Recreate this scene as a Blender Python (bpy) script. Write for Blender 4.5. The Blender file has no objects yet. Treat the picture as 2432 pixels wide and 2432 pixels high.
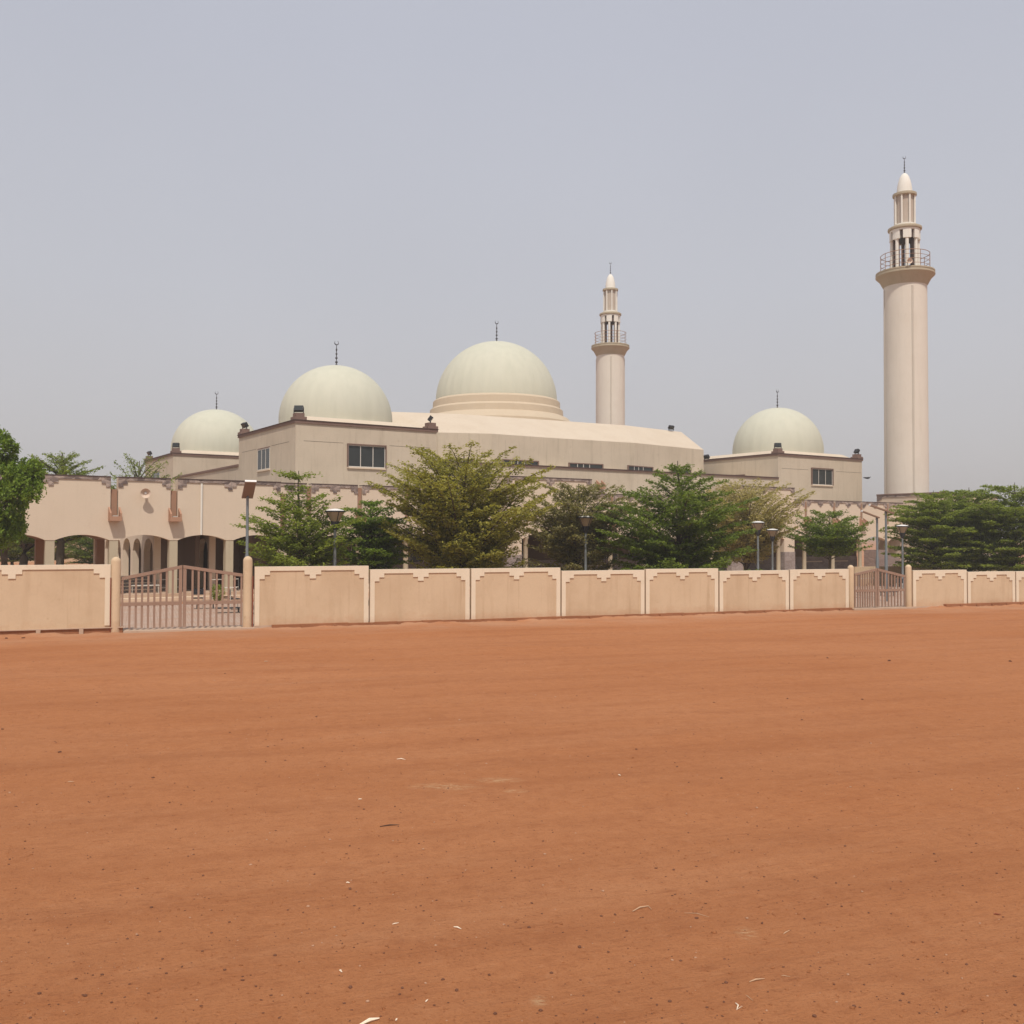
import bpy, math, random
import numpy as np
from mathutils import Vector, Matrix
R = math.radians
SC = bpy.context.scene
COL = SC.collection

# ------------------------------------------------------------------ camera
F_PX, W_PX = 2302.0, 2432.0
PITCH, ROLL = R(1.356), R(-0.175)
EYE = Vector((0, 0, 3.0))
_f = Vector((0, math.cos(PITCH), math.sin(PITCH)))
_u = Vector((0, -math.sin(PITCH), math.cos(PITCH)))
_r = Vector((1, 0, 0))
CR = _r * math.cos(ROLL) - _u * math.sin(ROLL)
CU = _r * math.sin(ROLL) + _u * math.cos(ROLL)
CF = _f
cam_d = bpy.data.cameras.new('camera')
cam_d.sensor_width = 36.0
cam_d.lens = 36.0 * F_PX / W_PX
cam_d.clip_start = 0.1
cam_d.clip_end = 9000
cam = bpy.data.objects.new('camera', cam_d)
COL.objects.link(cam)
m3 = Matrix((CR, CU, -CF)).transposed()
cam.matrix_world = Matrix.Translation(EYE) @ m3.to_4x4()
SC.camera = cam

# ------------------------------------------------------------------ world and sun
TH = R(32.76)
AX = Vector((math.cos(TH), math.sin(TH), 0))
BX = Vector((-math.sin(TH), math.cos(TH), 0))
ldir = AX * 0.30 + BX * 0.54 + Vector((0, 0, -1))
ldir.normalize()
sun_d = bpy.data.lights.new('sun', 'SUN')
sun_d.energy = 3.0
sun_d.angle = R(1.2)
sun_d.color = (1.0, 0.93, 0.83)
sun = bpy.data.objects.new('sun', sun_d)
sun.rotation_euler = ldir.to_track_quat('-Z', 'Y').to_euler()
sun.location = (0, 0, 60)
COL.objects.link(sun)
to_sun = -ldir
w = bpy.data.worlds.new('World')
SC.world = w
w.use_nodes = True
nt = w.node_tree
nt.nodes.clear()
out = nt.nodes.new('ShaderNodeOutputWorld')
bg = nt.nodes.new('ShaderNodeBackground')
sky = nt.nodes.new('ShaderNodeTexSky')
sky.sky_type = 'NISHITA'
sky.sun_disc = False
sky.sun_elevation = math.asin(to_sun.z)
sky.sun_rotation = math.atan2(to_sun.x, to_sun.y)
sky.dust_density = 6.0
sky.air_density = 1.0
tc = nt.nodes.new('ShaderNodeTexCoord')
sep = nt.nodes.new('ShaderNodeSeparateXYZ')
nt.links.new(tc.outputs['Generated'], sep.inputs[0])
ramp = nt.nodes.new('ShaderNodeValToRGB')
cr = ramp.color_ramp
cr.elements[0].position = 0.0
cr.elements[0].color = (5.5, 5.25, 5.28, 1)
cr.elements[1].position = 0.09
cr.elements[1].color = (5.3, 5.2, 5.36, 1)
for p, c in ((0.24, (4.98, 5.06, 5.50)), (0.45, (4.55, 4.70, 5.35)), (1.0, (4.1, 4.35, 5.1))):
    e = cr.elements.new(p)
    e.color = (*c, 1)
nt.links.new(sep.outputs['Z'], ramp.inputs[0])
mix = nt.nodes.new('ShaderNodeMix')
mix.data_type = 'RGBA'
mix.inputs[0].default_value = 0.93
nt.links.new(sky.outputs[0], mix.inputs[6])
nt.links.new(ramp.outputs[0], mix.inputs[7])
sn = nt.nodes.new('ShaderNodeTexNoise'); sn.inputs['Scale'].default_value = 1.6; sn.inputs['Detail'].default_value = 3
nt.links.new(tc.outputs['Generated'], sn.inputs['Vector'])
smr = nt.nodes.new('ShaderNodeMapRange'); nt.links.new(sn.outputs['Fac'], smr.inputs[0])
smr.inputs[1].default_value = 0.3; smr.inputs[2].default_value = 0.7; smr.inputs[3].default_value = 0.965; smr.inputs[4].default_value = 1.035
svm = nt.nodes.new('ShaderNodeVectorMath'); svm.operation = 'SCALE'
nt.links.new(mix.outputs[2], svm.inputs[0]); nt.links.new(smr.outputs[0], svm.inputs['Scale'])
nt.links.new(svm.outputs[0], bg.inputs[0])
bg.inputs[1].default_value = 0.105
nt.links.new(bg.outputs[0], out.inputs[0])
SC.view_settings.view_transform = 'Standard'
SC.view_settings.look = 'None'
SC.view_settings.exposure = 0.13
SC.view_settings.gamma = 1.0
SC.view_settings.use_curve_mapping = False

# ------------------------------------------------------------------ back-projection onto real planes
ORG = Vector((0, 57, 0))
def ray(x, y):
    return (CF + CR * ((x - 1216) / F_PX) + CU * ((1216 - y) / F_PX))
def on_plane(x, y, pt, n):
    d = ray(x, y)
    t = (pt - EYE).dot(n) / d.dot(n)
    return EYE + d * t
def ab(p):
    q = p - ORG
    return q.dot(AX), q.dot(BX)
def lb(x, y, b):                     # on the mosque plane b -> (a, h)
    p = on_plane(x, y, ORG + BX * b, BX)
    return ab(p)[0], p.z
def la(x, y, a):                     # on the mosque plane a -> (b, h)
    p = on_plane(x, y, ORG + AX * a, AX)
    return ab(p)[1], p.z
def lh(x, y, h):                     # on the level h -> (a, b)
    p = on_plane(x, y, Vector((0, 0, h)), Vector((0, 0, 1)))
    return ab(p)
def gp(x, y, h=0.0):
    return on_plane(x, y, Vector((0, 0, h)), Vector((0, 0, 1)))
def at_depth(x, y, z):
    d = ray(x, y)
    return EYE + d * (z / d.y)

# ------------------------------------------------------------------ mesh helpers
class M:
    def __init__(s): s.v = []; s.f = []; s.mi = []; s.cur = 0
    def face(s, idx): s.f.append(tuple(idx)); s.mi.append(s.cur)
    def add(s, vs):
        n = len(s.v); s.v += [tuple(p) for p in vs]; return n
    def box(s, x0, x1, y0, y1, z0, z1):
        n = s.add([(x0,y0,z0),(x1,y0,z0),(x1,y1,z0),(x0,y1,z0),(x0,y0,z1),(x1,y0,z1),(x1,y1,z1),(x0,y1,z1)])
        for q in ((0,3,2,1),(4,5,6,7),(0,1,5,4),(1,2,6,5),(2,3,7,6),(3,0,4,7)): s.face([n+i for i in q])
        return s
    def quad(s, *p):
        n = s.add(p); s.face(range(n, n+len(p))); return s
    def hexa(s, bot, top):
        k = len(bot); n = s.add(list(bot)+list(top))
        s.face([n+i for i in reversed(range(k))]); s.face([n+k+i for i in range(k)])
        for i in range(k):
            j = (i+1) % k; s.face([n+i, n+j, n+k+j, n+k+i])
        return s
    def xz(s, poly, y0, y1):                    # polygon in x,z (counter-clockwise seen from -y) extruded along y
        k = len(poly); n = s.add([(p[0], y0, p[1]) for p in poly]+[(p[0], y1, p[1]) for p in poly])
        s.face([n+i for i in range(k)]); s.face([n+k+i for i in reversed(range(k))])
        for i in range(k):
            j = (i+1) % k; s.face([n+j, n+i, n+k+i, n+k+j])
        return s
    def lathe(s, prof, n=24, c=(0,0,0), cap=True, lobes=0, amp=0.0):
        base = len(s.v)
        for r, z in prof:
            for i in range(n):
                t = 2*math.pi*i/n
                rr = r*(1 + amp*(abs(math.sin(t*lobes/2)) - .6)) if lobes else r
                s.v.append((c[0]+rr*math.cos(t), c[1]+rr*math.sin(t), c[2]+z))
        for j in range(len(prof)-1):
            for i in range(n):
                k = (i+1) % n
                s.face([base+j*n+i, base+j*n+k, base+(j+1)*n+k, base+(j+1)*n+i])
        if cap:
            s.face([base+i for i in reversed(range(n))])
            s.face([base+(len(prof)-1)*n+i for i in range(n)])
        return s
    def tube(s, path, rad, n=6):
        path = [Vector(p) for p in path]
        if not hasattr(rad, '__len__'): rad = [rad]*len(path)
        base = len(s.v)
        for i, p in enumerate(path):
            d = (path[min(i+1, len(path)-1)] - path[max(i-1, 0)])
            d = d.normalized() if d.length > 1e-9 else Vector((0,0,1))
            a = d.cross(Vector((0,0,1)))
            if a.length < 1e-3: a = Vector((1,0,0))
            a.normalize(); b = d.cross(a)
            for k in range(n):
                t = 2*math.pi*k/n
                s.v.append(tuple(p + (a*math.cos(t)+b*math.sin(t))*rad[i]))
        for i in range(len(path)-1):
            for k in range(n):
                l = (k+1) % n
                s.face([base+i*n+k, base+i*n+l, base+(i+1)*n+l, base+(i+1)*n+k])
        s.face([base+k for k in reversed(range(n))]); s.face([base+(len(path)-1)*n+k for k in range(n)])
        return s
    def build(s, name, mats, parent=None, smooth=False, loc=None):
        me = bpy.data.meshes.new(name)
        me.from_pydata(s.v, [], s.f)
        if not isinstance(mats, (list, tuple)): mats = [mats]
        for m in mats: me.materials.append(m)
        if len(mats) > 1: me.polygons.foreach_set('material_index', s.mi)
        if smooth:
            me.polygons.foreach_set('use_smooth', [True]*len(me.polygons))
            try: me.set_sharp_from_angle(angle=R(40))
            except Exception: pass
        me.update()
        o = bpy.data.objects.new(name, me); COL.objects.link(o)
        if parent: o.parent = parent
        if loc is not None: o.location = loc
        return o
def thing(name, label, cat, loc=(0,0,0), rotz=0, group=None):
    o = bpy.data.objects.new(name, None); COL.objects.link(o)
    o.empty_display_size = 0.3
    o.location = loc; o.rotation_euler = (0,0,rotz)
    return tag(o, label, cat, group)
def tag(o, label, cat, group=None):
    o['label'] = label; o['category'] = cat
    if group: o['group'] = group
    return o
def structure(o): o['kind'] = 'structure'; return o
def stuff(o): o['kind'] = 'stuff'; return o
KIDS = {}
def copy_tree(o, parent=None):
    c = o.copy(); COL.objects.link(c)
    if parent is not None: c.parent = parent
    for ch in [x for x in bpy.data.objects if x.parent == o and x.name in COL.objects]:
        copy_tree(ch, c)
    return c

# ------------------------------------------------------------------ materials
def base_mat(name, rough=0.85, spec=0.2):
    m = bpy.data.materials.new(name); m.use_nodes = True
    b = m.node_tree.nodes['Principled BSDF']
    b.inputs['Roughness'].default_value = rough
    b.inputs['Specular IOR Level'].default_value = spec
    return m, m.node_tree, b
def plain(name, col, rough=0.7, metal=0.0, spec=0.3):
    m, t, b = base_mat(name, rough, spec)
    b.inputs['Base Color'].default_value = (*col, 1); b.inputs['Metallic'].default_value = metal
    return m
def N(t, kind, **kw):
    n = t.nodes.new(kind)
    for k, v in kw.items():
        if k in n.inputs: n.inputs[k].default_value = v
        else: setattr(n, k, v)
    return n
def mixc(t, fac, a, b, mode='MIX'):
    n = t.nodes.new('ShaderNodeMix'); n.data_type = 'RGBA'; n.blend_type = mode
    for s, v in ((0, fac), (6, a), (7, b)):
        if isinstance(v, bpy.types.NodeSocket): t.links.new(v, n.inputs[s])
        elif s == 0: n.inputs[0].default_value = v
        else: n.inputs[s].default_value = (*v, 1)
    return n.outputs[2]
def mrange(t, v, a, b, c=0.0, d=1.0):
    n = t.nodes.new('ShaderNodeMapRange'); t.links.new(v, n.inputs[0])
    n.inputs[1].default_value = a; n.inputs[2].default_value = b
    n.inputs[3].default_value = c; n.inputs[4].default_value = d
    return n.outputs[0]
def pos(t, scale=(1,1,1), rz=0.0):
    g = t.nodes.new('ShaderNodeNewGeometry')
    mp = t.nodes.new('ShaderNodeMapping'); mp.inputs['Scale'].default_value = scale
    src = g.outputs['Position']
    if rz:
        m0 = t.nodes.new('ShaderNodeMapping'); m0.inputs['Rotation'].default_value = (0, 0, rz)
        t.links.new(src, m0.inputs[0]); src = m0.outputs[0]
    t.links.new(src, mp.inputs[0])
    return mp.outputs[0]
def noise(t, vec, scale, detail=4, rough=0.6):
    n = N(t, 'ShaderNodeTexNoise'); n.inputs['Scale'].default_value = scale
    n.inputs['Detail'].default_value = detail; n.inputs['Roughness'].default_value = rough
    t.links.new(vec, n.inputs['Vector']); return n.outputs['Fac']
def bump(t, b, h, strength, dist=0.02):
    n = N(t, 'ShaderNodeBump'); n.inputs['Strength'].default_value = strength
    n.inputs['Distance'].default_value = dist
    t.links.new(h, n.inputs['Height']); t.links.new(n.outputs[0], b.inputs['Normal'])
def plaster(name, col, dirt=(0.5,0.46,0.42), amount=0.25, streak=0.25, fine=14.0, bumpy=0.25, rough=0.9):
    m, t, b = base_mat(name, rough, 0.15)
    p = pos(t)
    big = noise(t, p, 0.55, 5, 0.62)
    st = noise(t, pos(t, (1.6, 1.6, 0.16)), 1.6, 5, 0.65)
    fn = noise(t, p, fine, 4, 0.7)
    dk = tuple(c*d for c, d in zip(col, dirt))
    c1 = mixc(t, mrange(t, big, 0.42, 0.78, 0, amount), col, dk)
    c2 = mixc(t, mrange(t, st, 0.52, 0.8, 0, streak), c1, dk)
    bl_ = noise(t, pos(t, (1.0, 1.0, 0.7)), 3.4, 6, 0.72)
    c2 = mixc(t, mrange(t, bl_, 0.60, 0.74, 0, min(0.55, amount*1.6)), c2, dk)
    st2 = noise(t, pos(t, (1.0, 1.0, 0.05)), 6.5, 4, 0.6)
    c2 = mixc(t, mrange(t, st2, 0.58, 0.76, 0, streak*0.9), c2, dk)
    c3 = mixc(t, mrange(t, fn, 0.25, 0.75, -0.08, 0.12), c2, tuple(c*0.6 for c in col))
    t.links.new(c3, b.inputs['Base Color'])
    bump(t, b, fn, bumpy, 0.006)
    return m
MAT = {}
def splash(m, top, col, fac):
    t = m.node_tree; b = t.nodes['Principled BSDF']; old = b.inputs['Base Color'].links[0].from_socket
    g = t.nodes.new('ShaderNodeNewGeometry'); s_ = t.nodes.new('ShaderNodeSeparateXYZ'); t.links.new(g.outputs['Position'], s_.inputs[0])
    n1 = noise(t, pos(t, (1,1,1.5)), 2.4, 6, 0.7)
    a = N(t, 'ShaderNodeMath', operation='MULTIPLY_ADD'); t.links.new(n1, a.inputs[0]); a.inputs[1].default_value = top*1.6; a.inputs[2].default_value = -top*0.3
    d = N(t, 'ShaderNodeMath', operation='SUBTRACT'); t.links.new(a.outputs[0], d.inputs[0]); t.links.new(s_.outputs['Z'], d.inputs[1])
    t.links.new(mixc(t, mrange(t, d.outputs[0], -0.12, top*.7, 0, fac), old, col), b.inputs['Base Color'])
MAT['panel'] = plaster('boundary_panel_render', (0.63,0.48,0.325), (0.68,0.60,0.53), 0.55, 0.5, 16, 0.45)
MAT['frame'] = plaster('boundary_frame_paint', (0.77,0.665,0.515), (0.72,0.66,0.6), 0.22, 0.22, 20, 0.15)
MAT['post'] = plaster('gate_post_render', (0.64,0.49,0.33), (0.62,0.56,0.5), 0.5, 0.4, 12, 0.3)
MAT['footing'] = plaster('footing_red_brown', (0.34,0.15,0.075), (0.55,0.5,0.45), 0.7, 0.3, 6, 0.8)  # red-brown footing body, darker than the pale lip
MAT['footing_pale'] = plaster('footing_concrete', (0.52,0.38,0.28), (0.6,0.5,0.42), 0.5, 0.3, 6, 0.5)
MAT['arcade'] = plaster('arcade_pink_render', (0.69,0.57,0.445), (0.72,0.68,0.64), 0.18, 0.12, 20, 0.1)
MAT['upper'] = plaster('upper_tan_render', (0.585,0.50,0.39), (0.62,0.6,0.56), 0.32, 0.5, 18, 0.1)
MAT['column'] = plaster('column_beige_paint', (0.52,0.45,0.33), (0.6,0.56,0.5), 0.25, 0.3, 18, 0.1)
MAT['cap'] = plain('dark_coping_paint', (0.085,0.055,0.05), 0.8)
MAT['cream'] = plaster('cream_roof_screed', (0.61,0.515,0.405), (0.8,0.74,0.68), 0.35, 0.25, 12, 0.12)
MAT['drum'] = plaster('drum_tan_paint', (0.56,0.46,0.34), (0.75,0.7,0.64), 0.2, 0.2, 12, 0.1)
MAT['inner_shade'] = plain('belfry_inner_shade', (0.10,0.06,0.05), 0.8)  # brown painted in for the shade inside the belfry
MAT['lantern_wall'] = plaster('lantern_screen_beige', (0.50,0.43,0.36), (0.6,0.55,0.5), 0.3, 0.2, 12, 0.08)
MAT['seam'] = plaster('minaret_seam_paint', (0.58,0.525,0.45), (0.72,0.68,0.63), 0.2, 0.25, 12, 0.08)
MAT['white'] = plaster('minaret_white_paint', (0.78,0.75,0.68), (0.7,0.66,0.6), 0.15, 0.2, 12, 0.08)
MAT['shaft'] = plaster('minaret_shaft_paint', (0.70,0.64,0.555), (0.72,0.68,0.63), 0.2, 0.25, 12, 0.08)
MAT['collar'] = plaster('minaret_collar_paint', (0.45,0.385,0.28), (0.65,0.62,0.55), 0.3, 0.3, 12, 0.1)
MAT['trim'] = plaster('brown_trim_paint', (0.215,0.14,0.115), (0.6,0.55,0.5), 0.3, 0.2, 20, 0.15)
MAT['strip'] = plaster('terracotta_strip_paint', (0.36,0.21,0.14), (0.75,0.7,0.66), 0.3, 0.2, 20, 0.15)
MAT['bracket'] = plaster('lamp_bracket_terracotta', (0.44,0.25,0.165), (0.75,0.7,0.66), 0.25, 0.15, 20, 0.15)
MAT['dark_int'] = plaster('gallery_wall_shade_brown', (0.17,0.12,0.09), (0.7,0.65,0.6), 0.3, 0.3, 12, 0.1)  # dark brown puts the gallery's shade into the wall colour
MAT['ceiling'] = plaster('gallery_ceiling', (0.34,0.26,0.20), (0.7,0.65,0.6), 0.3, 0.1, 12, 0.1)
MAT['steel'] = plain('galvanised_steel', (0.22,0.24,0.25), 0.5, 0.5)
MAT['dark_steel'] = plain('dark_steel', (0.035,0.035,0.04), 0.5, 0.3)
MAT['finial'] = plain('finial_dark_metal', (0.06,0.055,0.06), 0.45, 0.6)
MAT['mullion'] = plain('window_frame_pale', (0.62,0.58,0.52), 0.6)
MAT['sill'] = plaster('window_sill_pale', (0.70,0.58,0.45), (0.7,0.66,0.6), 0.2, 0.2)
MAT['gate'] = plaster('gate_brown_paint', (0.33,0.22,0.165), (0.7,0.62,0.55), 0.3, 0.3, 24, 0.1, 0.6)
MAT['bird'] = plain('bird_dark_feathers', (0.02,0.018,0.02), 0.8)
MAT['solar'] = plain('solar_panel_back', (0.26,0.16,0.11), 0.6)
MAT['solar_edge'] = plain('solar_panel_edge', (0.80,0.78,0.76), 0.4)
MAT['horn'] = plaster('horn_speaker_beige', (0.66,0.52,0.42), (0.7,0.66,0.6), 0.2, 0.1)
MAT['joint'] = plain('scored_joint_dark', (0.16,0.13,0.10), 0.9)  # dark colour of the scored plaster joints
MAT['rust_and_shadow'] = plain('rust_and_post_shadow', (0.23,0.06,0.03), 0.8)  # shared by the red stick and the painted shadow lines beside gate posts
MAT['twig'] = plain('dry_twig_pale', (0.52,0.34,0.21), 0.8)
MAT['twig_dark'] = plain('dark_twig', (0.07,0.04,0.03), 0.8)
MAT['scrap'] = plain('pale_scrap', (0.85,0.72,0.55), 0.7)
MAT['bark'] = plaster('tree_bark', (0.105,0.085,0.062), (0.5,0.5,0.5), 0.5, 0.4, 9, 0.8)

splash(MAT['panel'], 0.5, (0.50,0.27,0.15), 0.6); splash(MAT['frame'], 0.35, (0.56,0.33,0.2), 0.55); splash(MAT['post'], 0.5, (0.45,0.24,0.14), 0.6)
def glass_mat():
    m, t, b = base_mat('dark_window_glass', 0.2, 0.4)
    n = noise(t, pos(t), 1.3, 3)
    t.links.new(mixc(t, n, (0.018,0.022,0.024), (0.045,0.052,0.052)), b.inputs['Base Color'])
    return m
MAT['glass'] = glass_mat()
MAT['lamp_glass'] = plain('lantern_amber_glass', (0.33,0.25,0.16), 0.25, 0, 0.5)
MAT['lamp_top'] = plain('lantern_white_disc', (0.75,0.73,0.70), 0.5)
def dome_mat():
    m, t, b = base_mat('dome_pale_green_paint', 0.75, 0.2)
    st = noise(t, pos(t, (1.3,1.3,0.12)), 1.4, 5, 0.65)
    bg_ = noise(t, pos(t), 0.35, 4)
    c = mixc(t, mrange(t, st, 0.4, 0.75, 0, 0.45), (0.565,0.555,0.45), (0.455,0.46,0.37))
    c = mixc(t, mrange(t, bg_, 0.4, 0.7, 0, 0.35), c, (0.56,0.55,0.46))
    t.links.new(c, b.inputs['Base Color'])
    bump(t, b, noise(t, pos(t), 9, 4), 0.1, 0.01)
    return m
MAT['dome'] = dome_mat()
def stone_mat(name, a, bb, scale, mortar=(0.25,0.2,0.18)):
    m, t, b = base_mat(name, 0.85, 0.2)
    v = N(t, 'ShaderNodeTexVoronoi'); v.inputs['Scale'].default_value = scale
    p = pos(t, (1,1,1.7)); t.links.new(p, v.inputs['Vector'])
    e = N(t, 'ShaderNodeTexVoronoi'); e.feature = 'DISTANCE_TO_EDGE'; e.inputs['Scale'].default_value = scale
    t.links.new(p, e.inputs['Vector'])
    sp = t.nodes.new('ShaderNodeSeparateColor'); t.links.new(v.outputs['Color'], sp.inputs[0])
    c = mixc(t, sp.outputs[0], a, bb)
    c = mixc(t, mrange(t, noise(t, pos(t), 8, 4), 0.3, 0.7, 0, 0.4), c, tuple(x*0.6 for x in a))
    c = mixc(t, mrange(t, e.outputs['Distance'], 0.02, 0.06, 0.7, 0), c, mortar)
    t.links.new(c, b.inputs['Base Color'])
    bump(t, b, mrange(t, e.outputs['Distance'], 0.0, 0.1), 0.5, 0.02)
    return m
MAT['lilac'] = stone_mat('lilac_stone_facing', (0.15,0.11,0.10), (0.52,0.41,0.35), 3.6)
MAT['dado'] = stone_mat('grey_stone_dado', (0.30,0.25,0.235), (0.40,0.335,0.31), 1.6)
MAT['rubble'] = stone_mat('grey_rubble_stone', (0.27,0.20,0.175), (0.36,0.28,0.24), 1.3)

def ground_mat():
    m, t, b = base_mat('red_laterite_dirt', 0.95, 0.1)
    p = pos(t)
    big = noise(t, pos(t, (0.5,1.1,1), R(-8)), 0.16, 6, 0.6)
    trk = noise(t, pos(t, (0.10,1.25,1), R(-17)), 0.9, 7, 0.62)
    trk2 = noise(t, pos(t, (0.08,1.0,1), R(-25)), 1.1, 6, 0.6)
    mid = noise(t, p, 1.9, 7, 0.68)
    fine = noise(t, p, 42, 5, 0.75)
    grit = noise(t, p, 160, 3, 0.8)
    mot = noise(t, p, 6.5, 7, 0.72)
    c = mixc(t, mrange(t, big, 0.3, 0.72), (0.405,0.155,0.060), (0.475,0.205,0.092))
    c = mixc(t, mrange(t, trk, 0.48, 0.66, 0, 0.38), c, (0.315,0.110,0.042))
    c = mixc(t, mrange(t, trk2, 0.54, 0.76, 0, 0.4), c, (0.48,0.225,0.110))
    c = mixc(t, mrange(t, mot, 0.50, 0.66, 0, 0.32), c, (0.30,0.105,0.042))
    c = mixc(t, mrange(t, mot, 0.32, 0.44, 0.25, 0), c, (0.55,0.27,0.14))
    c = mixc(t, mrange(t, mid, 0.5, 0.75, 0, 0.4), c, (0.305,0.105,0.042))
    c = mixc(t, mrange(t, fine, 0.52, 0.70, 0, 0.5), c, (0.22,0.075,0.032))
    rut = noise(t, pos(t, (0.45,2.6,1), R(-19)), 5.5, 6, 0.7)
    c = mixc(t, mrange(t, rut, 0.585, 0.67, 0, 0.5), c, (0.27,0.092,0.038))
    spk = noise(t, pos(t, (1,1.3,1)), 17, 5, 0.8)
    c = mixc(t, mrange(t, spk, 0.60, 0.70, 0, 0.55), c, (0.20,0.070,0.032))
    c = mixc(t, mrange(t, grit, 0.56, 0.74, 0, 0.5), c, (0.56,0.29,0.15))
    # dust washed pale in front of the boundary wall
    g = t.nodes.new('ShaderNodeNewGeometry'); s = t.nodes.new('ShaderNodeSeparateXYZ')
    t.links.new(g.outputs['Position'], s.inputs[0])
    def lin(ax_, ay, d):
        a1 = N(t, 'ShaderNodeMath', operation='MULTIPLY'); t.links.new(s.outputs['X'], a1.inputs[0]); a1.inputs[1].default_value = ax_
        a2 = N(t, 'ShaderNodeMath', operation='MULTIPLY_ADD'); t.links.new(s.outputs['Y'], a2.inputs[0]); a2.inputs[1].default_value = ay
        t.links.new(a1.outputs[0], a2.inputs[2])
        a3 = N(t, 'ShaderNodeMath', operation='ADD'); t.links.new(a2.outputs[0], a3.inputs[0]); a3.inputs[1].default_value = d
        return a3.outputs[0]
    dw = lin(-math.sin(WTH), math.cos(WTH), -WD)      # signed distance to the wall line, negative in front
    near = mrange(t, dw, -3.2, -0.1, 0, 1)
    nn = mrange(t, noise(t, pos(t, (0.4,0.4,1)), 1.2, 5), 0.35, 0.65, 0.25, 1)
    mu = N(t, 'ShaderNodeMath', operation='MULTIPLY'); t.links.new(near, mu.inputs[0]); t.links.new(nn, mu.inputs[1])
    c = mixc(t, mrange(t, mu.outputs[0], 0, 1, 0, 0.62), c, (0.50,0.315,0.205))
    # pale cement spills
    for (sx, sy, rx, ry) in ((1058,1870,0.42,0.075), (1185,1853,0.30,0.06), (1225,1882,0.14,0.04), (1772,2218,0.08,0.05), (1280,2378,0.06,0.04)):
        q = gp(sx, sy)
        a1 = N(t, 'ShaderNodeVectorMath', operation='SUBTRACT'); t.links.new(g.outputs['Position'], a1.inputs[0]); a1.inputs[1].default_value = (q.x, q.y, 0)
        a2 = N(t, 'ShaderNodeVectorMath', operation='MULTIPLY'); t.links.new(a1.outputs[0], a2.inputs[0]); a2.inputs[1].default_value = (1/rx, 1/(ry*2.2), 0)
        a3 = N(t, 'ShaderNodeVectorMath', operation='LENGTH'); t.links.new(a2.outputs[0], a3.inputs[0])
        f1 = mrange(t, a3.outputs['Value'], 0.2, 1.25, 1, 0)
        f2 = mrange(t, noise(t, pos(t, (1,2.2,1)), 9, 6, 0.75), 0.45, 0.56)
        mm = N(t, 'ShaderNodeMath', operation='MULTIPLY'); t.links.new(f1, mm.inputs[0]); t.links.new(f2, mm.inputs[1])
        c = mixc(t, mrange(t, mm.outputs[0], 0, 1, 0, 0.6), c, (0.58,0.38,0.21))
    t.links.new(c, b.inputs['Base Color'])
    h1 = N(t, 'ShaderNodeMath', operation='MULTIPLY_ADD'); t.links.new(mid, h1.inputs[0]); h1.inputs[1].default_value = 1.6; t.links.new(fine, h1.inputs[2])
    h2 = N(t, 'ShaderNodeMath', operation='MULTIPLY_ADD'); t.links.new(grit, h2.inputs[0]); h2.inputs[1].default_value = 0.4; t.links.new(h1.outputs[0], h2.inputs[2])
    h3 = N(t, 'ShaderNodeMath', operation='MULTIPLY_ADD'); t.links.new(rut, h3.inputs[0]); h3.inputs[1].default_value = 1.3; t.links.new(h2.outputs[0], h3.inputs[2])
    bump(t, b, h3.outputs[0], 0.9, 0.018)
    return m

# ------------------------------------------------------------------ the boundary wall line
_p0 = gp(643, 1484, 0.10); _p1 = gp(2050, 1442, 0.10)
WP = Vector((_p0.x, _p0.y, 0))
WX = Vector((_p1.x-_p0.x, _p1.y-_p0.y, 0)).normalized()
WN = Vector((-WX.y, WX.x, 0))                # pointing behind the wall
WTH = math.atan2(WX.y, WX.x)
WD = WP.dot(WN)
def wl(x, y):                                # on the wall face -> (s along the wall, h)
    p = on_plane(x, y, WP, WN)
    return (p-WP).dot(WX), p.z
print('wall angle', math.degrees(WTH), 'depth', WP)

MAT['ground'] = ground_mat()

# ------------------------------------------------------------------ ground
_rg = np.random.RandomState(4)
GW = [(_rg.uniform(0.5, 5.0), _rg.uniform(-0.35, 0.45)+math.pi/2, _rg.uniform(0, 6.28)) for _ in range(26)]
GV = [(_rg.uniform(0.35, 1.6), _rg.uniform(0, 6.28), _rg.uniform(0, 6.28)) for _ in range(16)]
def gz(X, Y):
    X = np.asarray(X, float); Y = np.asarray(Y, float); Z = np.zeros_like(X)
    for k, (L, an, ph) in enumerate(GW):
        Z += 0.0014*L**0.75*np.sin((X*math.cos(an)+Y*math.sin(an))*2*math.pi/L + ph + 0.9*np.sin(X*0.21+k))
    for L, an, ph in GV:
        Z += 0.0010*np.sin((X*math.cos(an)+Y*math.sin(an))*2*math.pi/L + ph)
    d = -math.sin(WTH)*X + math.cos(WTH)*Y - WD
    return Z*np.clip((-d-0.3)/2.5, 0, 1)*np.clip((X+20)/2, 0, 1)*np.clip((26-X)/2, 0, 1)
def ground():
    xs = np.concatenate([[-4000,-900,-250,-90,-45,-28], np.arange(-20, 26, 0.16), [30,50,95,250,900,4000]])
    ys = np.concatenate([[-300,-40,-8,0,3], np.arange(5.5, 26, 0.12), np.arange(26, 46, 0.4), [50,60,90,150,400,1200,4000]])
    X, Y = np.meshgrid(xs, ys)
    Z = gz(X, Y)
    n, k = X.shape
    V = np.stack([X, Y, Z], -1).reshape(-1, 3)
    idx = np.arange(n*k).reshape(n, k)
    Fq = np.stack([idx[:-1,:-1], idx[:-1,1:], idx[1:,1:], idx[1:,:-1]], -1).reshape(-1, 4)
    o = fast_mesh('ground', V, Fq, MAT['ground'], smooth=True)
    structure(o)
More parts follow.
